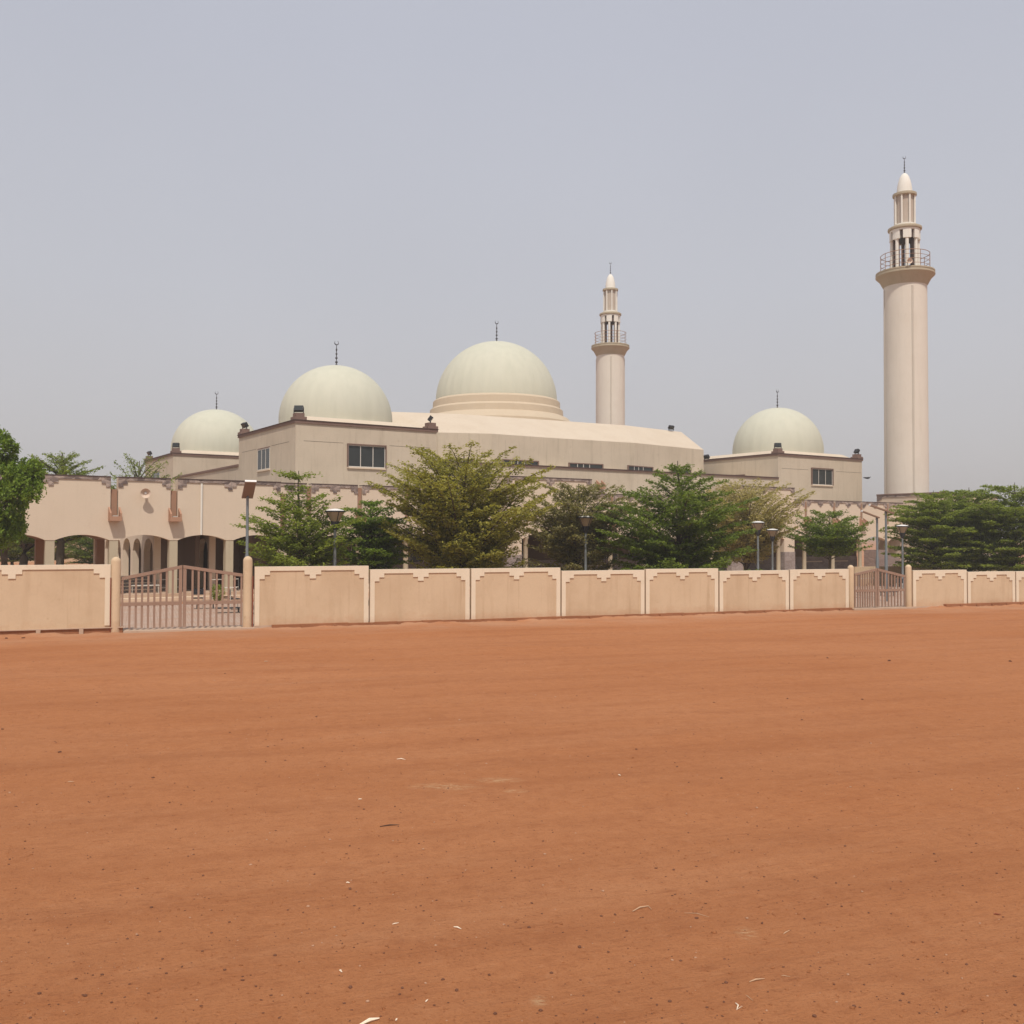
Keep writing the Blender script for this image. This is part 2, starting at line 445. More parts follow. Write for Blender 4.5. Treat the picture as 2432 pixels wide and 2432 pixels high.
def fast_mesh(name, V, Fq, mats, parent=None, smooth=False):
    me = bpy.data.meshes.new(name)
    nv, nf, k = len(V), len(Fq), Fq.shape[1]
    me.vertices.add(nv); me.vertices.foreach_set('co', np.asarray(V, dtype=np.float32).ravel())
    me.loops.add(nf*k); me.loops.foreach_set('vertex_index', Fq.astype(np.int32).ravel())
    me.polygons.add(nf); me.polygons.foreach_set('loop_start', np.arange(0, nf*k, k, dtype=np.int32))
    try: me.polygons.foreach_set('loop_total', np.full(nf, k, dtype=np.int32))
    except Exception: pass
    if smooth: me.polygons.foreach_set('use_smooth', np.ones(nf, dtype=bool))
    if not isinstance(mats, (list, tuple)): mats = [mats]
    for m in mats: me.materials.append(m)
    me.update(calc_edges=True); me.validate()
    o = bpy.data.objects.new(name, me); COL.objects.link(o)
    if parent: o.parent = parent
    return o
ground()

def paving_mat():
    m, t, b = base_mat('grey_pink_pavers', 0.9, 0.15)
    br = N(t, 'ShaderNodeTexBrick'); t.links.new(pos(t, (1,1,1), -WTH), br.inputs['Vector'])
    br.inputs['Scale'].default_value = 2.2
    br.inputs['Color1'].default_value = (0.42,0.315,0.25,1); br.inputs['Color2'].default_value = (0.50,0.385,0.315,1)
    br.inputs['Mortar'].default_value = (0.27,0.17,0.12,1); br.inputs['Mortar Size'].default_value = 0.02
    c = mixc(t, mrange(t, noise(t, pos(t), 0.9, 5), 0.4, 0.7, 0, 0.55), br.outputs['Color'], (0.40,0.22,0.14))
    t.links.new(c, b.inputs['Base Color'])
    return m
MAT['paving'] = paving_mat()
# forecourt paving behind the wall, up to the gallery steps
def wpt(s, n, z=0.0): return WP + WX*s + WN*n + Vector((0,0,z))
pv = M()
pts = [wpt(-30, 0.55), wpt(44, 0.55), ORG+AX*46+BX*-5.6, ORG+AX*-34+BX*-5.6]
pv.quad(*[(p.x, p.y, 0.012) for p in pts])
structure(pv.build('paving', MAT['paving']))

# ------------------------------------------------------------------ boundary wall
def wall_root(name, label, s0, z0=0.0, grp='low boundary walls around the mosque forecourt'):
    p = wpt(s0, 0, z0)
    return thing(name, label, 'wall', p, WTH, grp)
def panel(root, s_root, x0, x1, yt, yb, T=0.16, half=None):
    """one rendered panel with its raised stepped frame; local x along the wall, y behind, z up"""
    xm = (x0+x1)/2
    s0 = wl(x0, (yt+yb)/2)[0]-s_root; s1 = wl(x1, (yt+yb)/2)[0]-s_root
    top = wl(xm, yt)[1]; bot = wl(xm, yb)[1]
    g = 0.022
    s0 += g; s1 -= g
    b = M(); b.box(s0, s1, 0.030, T, bot-0.10, top-0.004)
    o = b.build('wall_panel', MAT['panel'], root)
    H = top-bot
    f = M(); y0, y1 = 0.0, 0.030
    tb, st = 0.135, 0.155
    f.box(s0, s1, y0, y1, top-tb, top)                    # top rail
    f.box(s0, s0+st, y0, y1, bot-0.02, top-tb)
    f.box(s1-st, s1, y0, y1, bot-0.02, top-tb)
    for sg, e in ((1, s0+st), (-1, s1-st)):
        a, c = sorted((e, e+sg*0.32)); f.box(a, c, y0, y1, top-tb-0.13, top-tb)
        a, c = sorted((e, e+sg*0.155)); f.box(a, c, y0, y1, top-tb-0.26, top-tb-0.13)
    mid = (s0+s1)/2
    f.box(mid-0.27, mid+0.27, y0, y1, top-tb-0.13, top-tb)
    f.box(mid-0.10, mid+0.10, y0, y1, top-tb-0.26, top-tb-0.13)
    f.box(s0, s1, 0.030, T+0.02, top-0.004, top)          # thin capping
    f.build('raised_frame', MAT['frame'], o)
    return s0, s1, top, bot
# left run
sr = wl(-140, 1490)[0]
wroot = wall_root('boundary_wall', 'cream framed boundary wall left of the brown double gate', sr)
panel(wroot, sr, -226, 264, 1342.6, 1490.5)
fo = M()
s_a = wl(-226, 1497)[0]-sr; s_b = wl(293, 1492)[0]-sr
fo.box(s_a, s_b, -0.05, 0.34, 0.150, 0.178)
fo.build('footing_lip', MAT['footing_pale'], wroot)
fo = M(); fo.box(s_a, s_b-0.02, 0.0, 0.3, -0.15, 0.150)
fo.build('footing_base', MAT['footing'], wroot)
for xs in (-60, 91, 193):
    s = wl(xs, 1497)[0]-sr
    M().box(s-0.06, s+0.06, -0.05, 0.03, -0.05, 0.15).build('footing_stub', MAT['footing_pale'], wroot)
# middle run
sm = wl(603, 1480)[0]
wmid = wall_root('boundary_wall', 'long cream boundary wall of seven framed panels between the two gates', sm)
MP = [(603,876.7,1345,1482),(877.5,1116.8,1351.5,1474.5),(1118,1332.2,1349.3,1467.5),(1333,1532,1354.8,1461),
      (1533,1707,1350.8,1455.8),(1708.2,1874.8,1355.2,1451.3),(1875.6,2017,1352.2,1446)]
for x0, x1, yt, yb in MP: panel(wmid, sm, x0, x1, yt, yb)
s1 = wl(2020, 1445)[0]-sm
s_f = wl(645, 1484)[0]-sm
rs = random.Random(5)
fm = M()
x = s_f
while x < s1-0.01:                        # uneven red-brown beam under the panels
    e = min(x+rs.uniform(0.5, 1.1), s1)
    y = -0.10-rs.uniform(0, 0.03)
    fm.box(x, e, y, 0.20, -0.12, 0.095+rs.uniform(-0.012, 0.012)); x = e
fm.build('footing', MAT['footing'], wmid)
M().box(0.0, s_f, -0.005, 0.17, -0.12, 0.09).build('footing_base', MAT['footing_pale'], wmid)
for xs in (717,795,880,945,1017,1083,1150,1220,1276,1333,1398,1450,1510,1565,1617,1664,1714,1767,1812,1858,1903,1947,1990):
    s = wl(xs, 1466)[0]-sm
    M().box(s-0.05, s+0.05, -0.20, -0.13, -0.06, rs.uniform(0.03,0.075)).build('footing_stub', MAT['footing'], wmid)
# right run
sq = wl(2167, 1440)[0]
wright = wall_root('boundary_wall', 'cream framed boundary wall right of the far small gate', sq)
for x0, x1, yt, yb in ((2168,2297,1354,1441.5),(2298.3,2412,1357.6,1435.8),(2413,2520,1356.3,1433)): panel(wright, sq, x0, x1, yt, yb)
sE = wl(2520, 1430)[0]-sq; sS = wl(2242, 1437)[0]-sq
M().box(sS, sE, -0.14, 0.20, -0.12, 0.13).build('footing', MAT['footing'], wright)
M().box(0.0, sS, -0.005, 0.17, -0.12, 0.06).build('footing_base', MAT['footing_pale'], wright)
for xs in (2276,2314,2350,2384,2418):
    s = wl(xs, 1438)[0]-sq
    M().box(s-0.05, s+0.05, -0.21, -0.15, -0.06, 0.09).build('footing_stub', MAT['footing'], wright)

# drifted soil against the wall foot
rsd = np.random.RandomState(12)
def drift(s0, s1):
    S = np.arange(s0, s1, 0.09); ns = len(S); prof = [(0.0,1.0),(0.10,.86),(0.24,.55),(0.42,.2),(0.62,-.25)]
    h = 0.035+0.030*np.sin(S*1.7+rsd.uniform(0,6))+0.022*np.sin(S*4.3+rsd.uniform(0,6))+0.014*np.sin(S*11+rsd.uniform(0,6))
    wv = 0.8+0.35*np.sin(S*0.9+rsd.uniform(0,6))+0.15*np.sin(S*3.7)
    V = []
    for i, q in enumerate(S):
        for (u, f) in prof:
            p = wpt(q, 0.03-u*wv[i]*1.0-0.02*math.sin(q*7+u*9)); z = max(h[i], 0.004)*f+rsd.normal(0, .003)
            V.append((p.x, p.y, z))
    k = len(prof); idx = np.arange(ns*k).reshape(ns, k)
    Fq = np.stack([idx[:-1,:-1], idx[:-1,1:], idx[1:,1:], idx[1:,:-1]], -1).reshape(-1, 4)
    return np.array(V), Fq
Va, Fa = drift(wl(-230,1497)[0], wl(290,1492)[0]); Vb, Fb = drift(wl(600,1487)[0], wl(2020,1445)[0]); Vc, Fc = drift(wl(2165,1441)[0], wl(2520,1430)[0])
stuff(fast_mesh('drifted_soil', np.concatenate([Va,Vb,Vc]), np.concatenate([Fa, Fb+len(Va), Fc+len(Va)+len(Vb)]), MAT['ground'], None, True))
# gate posts
def gate_post(xc, ytop, ybot, rad, label):
    s, h = wl(xc, ytop); hb = -0.1
    p = wpt(s, 0.08)
    prof = [(rad, hb), (rad, h-rad)] + [(rad*math.cos(t), h-rad+rad*math.sin(t)) for t in (0.3,0.6,0.9,1.2,1.45)]
    o = M().lathe(prof, 20).build('gate_post', MAT['post'], None, True, p)
    tag(o, label, 'gate post', 'round topped gate posts')
gate_post(275.5, 1322.5, 1489, 0.145, 'tan round topped post at the left side of the large brown gate')
gate_post(589.5, 1321, 1487, 0.145, 'tan round topped post at the right side of the large brown gate')
gate_post(2023.5, 1342, 1446, 0.125, 'tan round topped post at the left side of the far gate')
gate_post(2160.5, 1341, 1443, 0.125, 'tan round topped post at the right side of the far gate')
# dark red strips beside posts stand in for the posts' shadow lines
def gate(x0, xm, x1, ys0, ym, ys1, yr, yb, n, label, bw, cw):
    s0 = wl(x0, ys0)[0]; smid = wl(xm, ym)[0]; s1 = wl(x1, ys1)[0]
    hm = wl(xm, ym)[1]; h0 = wl(x0, ys0)[1]; h1 = wl(x1, ys1)[1]; hr = wl(xm, yr)[1]; hb = wl(xm, yb)[1]
    root = thing('metal_gate', label, 'gate', wpt(smid, 0.08), WTH, 'brown double gates in the boundary wall')
    for sd, se, he in ((-1, s0-smid, h0), (1, s1-smid, h1)):
        fr = M(); L = abs(se)-0.03; d = 0.025
        def X(u): return sd*u
        def topz(u): return hm + (he-hm)*(u/abs(se))
        i0 = 0.012
        # stiles
        def vb(u0, u1, z0, z1a, z1b):
            a, c = X(u0), X(u1); za, zc = z1a, z1b
            if a > c: a, c, za, zc = c, a, zc, za
            fr.hexa([(a,-d,z0),(c,-d,z0),(c,d,z0),(a,d,z0)], [(a,-d,za),(c,-d,zc),(c,d,zc),(a,d,za)])
        vb(i0, i0+cw, hb, topz(i0)-0.10, topz(i0+cw)-0.10)
        vb(L-0.06, L, hb, topz(L-.06)-0.10, topz(L)-0.10)
        # sloping top rail
        a, c = X(i0), X(L); za, zc = topz(i0), topz(L)
        if a > c: a, c, za, zc = c, a, zc, za
        fr.hexa([(a,-d-.01,za-.10),(c,-d-.01,zc-.10),(c,d+.01,zc-.10),(a,d+.01,za-.10)], [(a,-d-.01,za),(c,-d-.01,zc),(c,d+.01,zc),(a,d+.01,za)])
        a, c = sorted((X(i0+cw), X(L-0.06)))
        fr.box(a, c, -d-.006, d+.006, hr-0.05, hr+0.05)
        leaf = fr.build('gate_leaf', MAT['gate'], root)
        span = L-0.06-(i0+cw)
        for k in range(n):
            u = i0+cw + span*(k+1)/(n+1)
            z1 = topz(u)-0.10
            if abs(u) > 0:
                M().box(X(u)-bw/2, X(u)+bw/2, -.018, .018, hb, hr-0.05).box(X(u)-bw/2, X(u)+bw/2, -.018, .018, hr+0.05, z1).build('bar', MAT['gate'], leaf)
    return root, s0, s1, hb
g1, a1, b1, hb1 = gate(286, 434.5, 579, 1371, 1342, 1363, 1433, 1489.5, 8, 'large brown slatted double gate rising to a peak in the middle', 0.062, 0.10)
g2, a2, b2, hb2 = gate(2030.5, 2085.5, 2154, 1362.5, 1349.5, 1366.5, 1402.5, 1441.5, 7, 'small far brown slatted double gate beside the right end of the wall', 0.055, 0.10)
for nm, s0, s1, lb_ in (('gate_sill', wl(293,1490)[0], wl(603,1487)[0], 'pale concrete sill under the large brown gate'), ('gate_sill', wl(2020,1445)[0], wl(2168,1442)[0], 'pale concrete sill under the small far gate')):
    o = M().box(0, s1-s0, -0.22, 0.40, -0.1, 0.055).build(nm, MAT['footing_pale'], None, False, wpt(s0, 0)); o.rotation_euler = (0,0,WTH)
    tag(o, lb_, 'sill')
for xs in (263.5, 600.5):
    s, h = wl(xs, 1360)
    M().tube([(0,0,0),(0,0,1.62)], 0.018, 6).build('post_shadow_line', MAT['rust_and_shadow'], g1, False, (s-wl(434.5,1342)[0], -0.11, 0.05))  # thin tube coloured as the dark red shadow line beside each post

# ------------------------------------------------------------------ the mosque, in its own frame (a along the front, b to the back, h up)
mosque = thing('mosque', 'tan domed mosque with arched gallery front behind the boundary wall', 'mosque', ORG, TH)
HB_TOP = 5.6

def arch_wall(m, a0, a1, b0, b1, top, openings, seg=14):
    """front wall from its arch soffits to its top; openings = [(x0,x1,spring,rise)], solid parts start at the lowest spring"""
    ops = sorted(openings)
    xs = []
    cur = a0
    def strip(p, q, zp, zq):
        m.hexa([(p,b0,zp),(q,b0,zq),(q,b1,zq),(p,b1,zp)], [(p,b0,top),(q,b0,top),(q,b1,top),(p,b1,top)])
    for x0, x1, sp, rise in ops:
        if x0 > cur+1e-4: strip(cur, x0, sp, sp)
        prev = None
        for i in range(seg+1):
            u = -1+2*i/seg
            x = (x0+x1)/2+(x1-x0)/2*u
            z = sp + rise*math.sqrt(max(0, 1-u*u*0.93)) if rise > 0.6 else sp + rise*(1-u*u)
            if prev: strip(prev[0], x, prev[1], z)
            prev = (x, z)
        cur = x1
    if cur < a1-1e-4: strip(cur, a1, ops[-1][2], ops[-1][2])

def crown_trim(bay, a0, a1, b, top, left=True, right=True, centers=(), k=1.0):
    """brown cap line with lilac stone band and stepped ornaments"""
    cp = M().box(a0-0.0, a1+0.0, b-0.06, b+0.45, top, top+0.045); cp.build('cap_line', MAT['cap'], bay)
    m = M(); y0, y1 = b-0.045, b
    m.box(a0, a1, y0, y1, top-0.13*k, top)
    if left:
        m.box(a0, a0+0.38*k, y0, y1, top-0.29*k, top-0.13*k); m.box(a0, a0+0.20*k, y0, y1, top-0.43*k, top-0.29*k)
    if right:
        m.box(a1-0.38*k, a1, y0, y1, top-0.29*k, top-0.13*k); m.box(a1-0.20*k, a1, y0, y1, top-0.43*k, top-0.29*k)
    for c in centers:
        m.box(c-0.28*k, c+0.28*k, y0, y1, top-0.29*k, top-0.13*k); m.box(c-0.10*k, c+0.10*k, y0, y1, top-0.43*k, top-0.29*k)
    m.build('stone_crown', MAT['lilac'], bay)
def bay(a0, a1, b, top, spring, rise, arches, centers=(), left=True, right=True, thick=0.42):
    m = M(); arch_wall(m, a0, a1, b, b+thick, top, arches and [(p, q, spring, rise) for p, q in arches])
    o = m.build('arcade_bay', MAT['arcade'], mosque)
    crown_trim(o, a0, a1, b, top, left, right, centers)
    return o
def strip_part(a0, a1, b, z0, z1):
    m = M(); m.box(a0+.03, a1-.03, b+0.10, b+0.36, z0, z1)
    m.build('recessed_strip', MAT['strip'], mosque)
def pier(a, b, w_, z0, z1, mat='column', d=None, name='pier'):
    d = d or w_
    m = M(); m.box(a-w_/2, a+w_/2, b, b+d, z0, z1)
    return m.build(name, MAT[mat], mosque)
def round_col(a, b, r, z0, z1):
    m = M().lathe([(r*1.25, z0), (r*1.25, z0+0.12), (r, z0+0.16), (r*0.96, z1-0.22), (r*1.05, z1-0.2), (r*1.05, z1-0.16), (r*1.3, z1-0.10), (r*1.3, z1)], 14, (a, b, 0))
    return m.build('column', MAT['column'], mosque, True)

PL = 0.30     # plinth height
# --- left gallery (projects 2.4 m in front of the rest)
bl = -2.4
A = lambda x, y=1200, b=bl: lb(x, y, b)[0]
topL = (lb(185, 1128.5, bl)[1] + lb(340, 1133, bl)[1] + lb(560, 1140.5, bl)[1])/3 - 0.05
sprL = (lb(190, 1283, bl)[1]+lb(480, 1283, bl)[1])/2
riseL = 0.24
print('topL', topL, 'spring', sprL, 'A', A(120), A(271), A(413), A(546), A(673))
pw = 0.36
gx = [A(-175), A(-25), A(120), A(271.5), A(413.5), A(546.5), A(673.5)]
def arches(i0, i1): return [(gx[i]+pw/2, gx[i+1]-pw/2) for i in range(i0, i1)]
e = 0.16
bay(gx[1]+e, gx[3]-e, bl, topL, sprL, riseL, arches(1,3), [gx[2]])
bay(gx[0]+e-2.8, gx[1]-e, bl, topL, sprL, riseL, arches(0,1), [gx[0]])
bay(gx[3]+e, gx[4]-e, bl, topL, sprL, riseL, arches(3,4))
b2_ = bay(gx[4]+e, gx[6]-e, bl, topL, sprL, riseL, arches(4,6), [gx[5]])
for i in (1, 3, 4):
    strip_part(gx[i]-e, gx[i]+e, bl, 3.75, topL-0.52)
    M().box(gx[i]-e, gx[i]+e, bl, bl+0.42, sprL, 3.75).build('strip_base', MAT['arcade'], mosque)
strip_part(gx[6]-e, gx[6]+e, bl, sprL, topL-0.52)
for i, g in enumerate(gx):
    pier(g, bl+0.02, pw, PL, sprL, 'column', 0.38)
M().tube([(A(478), bl-0.05, sprL+0.25), (A(478), bl-0.05, topL-0.16)], 0.05, 8).build('downpipe', MAT['white'], mosque)
# inner row of piers, roof slab
for g in gx[:4]:
    pier(g, bl+3.15, pw, PL, sprL+0.02, 'strip', 0.44)  # strip brown paints these inner piers as unlit
    m = M()
m = M()
for i in range(3):
    arch_wall(m, gx[i], gx[i+1], bl+0.425, bl+3.6, topL-0.76, [(gx[i]+pw/2-.01, gx[i+1]-pw/2+.01, sprL+0.02, riseL)])
m.build('vaults', MAT['strip'], mosque)
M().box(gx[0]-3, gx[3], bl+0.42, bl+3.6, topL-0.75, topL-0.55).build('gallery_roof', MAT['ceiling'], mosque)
# cross galleries behind the left front, seen obliquely through the arches
def cross_wall(a, bs, be, n):
    m = M(); st = (be-bs)/n
    W = []
    for k in range(n):
        u0, u1 = bs+st*k, bs+st*(k+1)
        seg = 10; prev = None
        x0, x1 = u0+0.28, u1-0.28
        for i in range(seg+1):
            t = -1+2*i/seg; xx = (x0+x1)/2+(x1-x0)/2*t; z = 2.15+0.62*math.sqrt(max(0, 1-t*t))
            if prev is not None:
                m.hexa([(a,prev[0],prev[1]),(a+.3,prev[0],prev[1]),(a+.3,xx,z),(a,xx,z)][::1], [(a,prev[0],4.7),(a+.3,prev[0],4.7),(a+.3,xx,4.7),(a,xx,4.7)])
            prev = (xx, z)
        m.box(a, a+.3, u0, x0, PL, 4.7); m.box(a, a+.3, x1, u1, PL, 4.7)
    m.build('cross_gallery', MAT['arcade'], mosque)
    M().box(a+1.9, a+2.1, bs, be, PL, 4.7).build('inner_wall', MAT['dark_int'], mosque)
cross_wall(gx[4]-0.45, -0.6, 14.4, 6)
cross_wall(gx[5]-0.45, -0.6, 11.4, 5)
M().box(gx[4]-0.55, gx[5]-0.45, 14.5, 14.8, 0, 5.0).build('inner_wall', MAT['arcade'], mosque)
M().box(gx[4]-0.45, gx[5]-0.5, 12.0, 12.12, PL, 1.9).build('stone_dado', MAT['dado'], mosque)
M().box(gx[4]-0.45, gx[6], bl+0.43, 1.0, topL-0.75, topL-0.55).box(gx[4]-0.45, -11.3, 1.0, 15, topL-0.75, topL-0.55).build('gallery_roof', MAT['ceiling'], mosque)
M().box(gx[3], gx[4]-0.45, bl+0.42, bl+3.2, topL-0.75, topL-0.55).build('gallery_roof', MAT['ceiling'], mosque)
M().box(gx[5]+0.2, gx[6]+0.2, 0.8, 1.0, PL, 4.7).build('inner_wall', MAT['dark_int'], mosque)
# plinth and steps under the galleries
pl = M()
pl.box(gx[0]-3, gx[6]+0.3, bl-0.25, 16, 0, PL)
pl.build('plinth', MAT['footing_pale'], mosque)
M().box(gx[0]-3, gx[6]+0.3, bl-0.62, bl-0.25, 0, PL/2).build('step', MAT['frame'], mosque)
M().box(gx[6]+0.3, 37.0, -1.3, 5.4, 0, PL).build('plinth', MAT['footing_pale'], mosque)
M().box(gx[6]+0.3, 37.0, -1.65, -1.3, 0, PL/2).build('step', MAT['frame'], mosque)

for k_ in range(5):
    h0 = PL+0.14*k_
    M().box(gx[3]+0.25, gx[4]-0.5, -0.9+0.34*k_, -0.9+0.34*k_+0.36, PL, h0+0.10).build('step', MAT['dado'], mosque)
    M().box(gx[3]+0.22, gx[4]-0.5, -0.93+0.34*k_, -0.9+0.34*k_+0.34, h0+0.10, h0+0.14).build('step_nosing', MAT['frame'], mosque)
# --- recessed galleries and the two porches
def gallery(cols, b, x_left, x_right):
    top = HB_TOP; spr = 2.62; rise = 0.33
    edges = [x_left]+cols+[x_right]
    for p, q in zip(edges[:-1], edges[1:]):
        if q-p < 1.0: continue
        ee = 0.14
        l = p+ee if p in cols else p; r = q-ee if q in cols else q
        al, ar = max(p+0.16, l), min(q-0.16, r)
        bay(l, r, b, top, spr, rise, [(al, ar)], [(p+q)/2], thick=0.36)
    for c in cols:
        strip_part(c-0.14, c+0.14, b-0.05, 3.9, top-0.1)
        M().box(c-0.14, c+0.14, b, b+0.36, spr, 3.9).build('strip_base', MAT['arcade'], mosque)
        round_col(c, b+0.18, 0.15, PL, spr)
LA = lambda x, b: lb(x, 1300, b)[0]
colsA2 = [LA(854,0), LA(967,0), LA(1074.5,0), LA(1074.5,0)+2.8]
colsA2 = [colsA2[0]-2.85] + colsA2
colsA3 = [LA(1453.5,.6)+2.95*k for k in range(4)]
colsA4 = [LA(1914.5,0), LA(1982,0), LA(2046.5,0)]
colsA4.append(colsA4[-1]+3.2)
P1 = (lb(1203,1300,-.6)[0], lb(1404.5,1300,-.6)[0]); P2 = (lb(1737,1300,-.6)[0], lb(1887,1300,-.6)[0])
print('cols', colsA2, colsA3, colsA4, 'porch', P1, P2)
gallery(colsA2, 0.0, gx[6]+e, P1[0])
gallery(colsA3, 0.6, P1[1], P2[0])
gallery(colsA4, 0.0, P2[1], 37.2)
HP = (lb(1400,1139,-.6)[1]+lb(1880,1156.5,-.6)[1])/2-0.055
print('porch top', HP)
for q0, q1 in (P1, P2):
    m = M(); arch_wall(m, q0, q1, -0.6, -0.2, HP, [(q0+1.05, q1-1.05, 2.75, .5)])
    for s0, s1_ in ((q0, q0+1.05), (q1-1.05, q1)): m.box(s0, s1_, -0.6, -0.2, 1.85, 2.75)
    m.box(q0, q0+.4, -0.2, 5.3, 1.85, HP); m.box(q1-.4, q1, -0.2, 5.3, 1.85, HP)
    o = m.build('porch', MAT['arcade'], mosque)
    crown_trim(o, q0, q1, -0.6, HP, True, True, [(q0+q1)/2])
    M().box(q0+.4, q1-.4, -0.2, 5.3, HP-0.6, HP-0.4).build('porch_roof', MAT['ceiling'], mosque)
    for s0, s1_ in ((q0, q0+1.05), (q1-1.05, q1)):
        M().box(s0-.02, s1_+.02, -0.64, -0.18, PL, 1.85).build('stone_dado', MAT['dado'], mosque)
    for c in (q0+1.45, q1-1.45): round_col(c, -0.4, 0.15, PL, 2.92)
# back wall of the galleries with its windows
wallb = 4.3
aL, aR = gx[6]+0.2, 36.8
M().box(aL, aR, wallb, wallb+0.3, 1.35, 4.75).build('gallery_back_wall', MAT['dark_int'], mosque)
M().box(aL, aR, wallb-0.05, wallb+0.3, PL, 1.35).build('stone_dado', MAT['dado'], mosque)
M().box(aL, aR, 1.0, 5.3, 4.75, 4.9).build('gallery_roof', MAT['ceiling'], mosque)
M().box(aL-0.3, aL, 1.0, 5.3, PL, 4.9).build('gallery_end_wall', MAT['arcade'], mosque)
def window(cx, b, w_, z0, z1, n, sill=True, frame_mat='mullion', parent=None, hood=False):
    """window in a wall facing -b : frame > panes, sill"""
    fw = 0.05
    fr = M()
    fr.box(cx-w_/2, cx+w_/2, b-0.04, b-0.005, z1-fw, z1); fr.box(cx-w_/2, cx+w_/2, b-0.04, b-0.005, z0, z0+fw)
    fr.box(cx-w_/2, cx-w_/2+fw, b-0.04, b-0.005, z0+fw, z1-fw); fr.box(cx+w_/2-fw, cx+w_/2, b-0.04, b-0.005, z0+fw, z1-fw)
    for k in range(1, n):
        x = cx-w_/2+w_*k/n; fr.box(x-fw*0.45, x+fw*0.45, b-0.04, b-0.005, z0+fw, z1-fw)
    o = fr.build('window', MAT[frame_mat], parent or mosque)
    for k in range(n):
        x0 = cx-w_/2+w_*k/n+fw*0.45; x1 = cx-w_/2+w_*(k+1)/n-fw*0.45
        M().box(x0, x1, b-0.022, b-0.010, z0+fw, z1-fw).build('pane', MAT['glass'], o)
    if sill: M().box(cx-w_/2-0.05, cx+w_/2+0.05, b-0.09, b-0.001, z0-0.09, z0-0.005).build('sill', MAT['sill'], o)
    return o
for c0, c1 in zip(colsA2[:-1], colsA2[1:]): window((c0+c1)/2+0.9, wallb, 1.9, 1.0, 2.7, 2)
for c0, c1 in zip(colsA3, colsA3[1:]): window((c0+c1)/2+1.0, wallb, 2.0, 1.0, 2.7, 2)
for c0, c1 in zip(colsA4[:-1], colsA4[1:]): window((c0+c1)/2+1.1, wallb, 2.0, 1.0, 2.7, 2)
window(colsA3[0]-0.2, wallb, 2.4, 1.0, 2.7, 2); window(P2[0]+3.6, wallb, 2.6, 1.0, 2.7, 2); window(P1[0]+3.4, wallb, 2.6, 1.0, 2.7, 2)

# --- corner blocks
FB = 5.5
HT = (lb(711.4,1004.3,FB)[1] + lb(960,1020.3,FB)[1] + lb(1860,1075,FB)[1] + lb(2040,1084,FB)[1])/4
a_nl = lb(702, 1020, FB)[0]; a_nlr = lb(1037, 1040, FB)[0]; a_r = lb(1848, 1085, FB)[0]; a_rr = lb(2047, 1095, FB)[0]
b_nl = la(567.6, 1040, a_nl)[0]
print('HT', HT, 'nl', a_nl, a_nlr, 'r', a_r, a_rr, 'b_nl', b_nl, [lb(*q, FB)[1] for q in ((711.4,1004.3),(960,1020.3),(1860,1075),(2040,1084))])
def block(a0, a1, b0, b1, zb, pins):
    m = M(); m.box(a0, a1, b0, b1, zb, HT-0.17)
    o = m.build('corner_block', MAT['upper'], mosque)
    t = M()
    p = 0.07
    t.box(a0-p, a1+p, b0-p, b0+0.22, HT-0.17, HT); t.box(a0-p, a1+p, b1-0.22, b1+p, HT-0.17, HT)
    t.box(a0-p, a0+0.22, b0+0.22, b1-0.22, HT-0.17, HT); t.box(a1-0.22, a1+p, b0+0.22, b1-0.22, HT-0.17, HT)
    t.build('parapet_band', MAT['trim'], o)
    u = M(); p2 = .11
    u.box(a0-p2, a1+p2, b0-p2, b0+0.1, HT, HT+.03); u.box(a0-p2, a1+p2, b1-0.1, b1+p2, HT, HT+.03)
    u.box(a0-p2, a0+0.1, b0+0.1, b1-0.1, HT, HT+.03); u.box(a1-0.1, a1+p2, b0+0.1, b1-0.1, HT, HT+.03)
    u.build('coping', MAT['cap'], o)
    for (pa, pb) in pins:
        q = M(); s = 0.36
        q.box(pa-s, pa+s, pb-s, pb+s, HT+.03, HT+0.20); q.box(pa-s*.72, pa+s*.72, pb-s*.72, pb+s*.72, HT+0.20, HT+0.42)
        q.build('corner_pedestal', MAT['trim'], o)
    # sloping cream roof
    i0, i1 = 0.35, 1.15; z0 = HT-0.1; z1 = HT+0.40
    r = M(); r.hexa([(a0+i0,b0+i0,z0),(a1-i0,b0+i0,z0),(a1-i0,b1-i0,z0),(a0+i0,b1-i0,z0)], [(a0+i1,b0+i1,z1),(a1-i1,b0+i1,z1),(a1-i1,b1-i1,z1),(a0+i1,b1-i1,z1)])
    r.build('sloping_roof', MAT['cream'], o)
    return o
bd = 10.3
pin = 0.29
blk1 = block(a_nl, a_nlr, FB, b_nl, 4.9, [(a_nl+pin, FB+pin), (a_nlr-pin, FB+pin), (a_nl+pin, b_nl-pin)])
blk2 = block(a_r, a_rr, FB, FB+bd, 4.9, [(a_r+pin, FB+pin), (a_rr-pin, FB+pin)])
af, bf = lh(411, 1077.5, HT); print('far block', af, bf)
aF0 = a_nl-0.2; bF0 = la(411, 1078, aF0)[0]; bF1 = la(345, 1098, aF0)[0]
print('far b', bF0, bF1)
blk3 = block(aF0, aF0+9.6, bF0, bF1, 4.9, [(aF0+pin, bF0+pin), (aF0+pin, bF1-pin)])
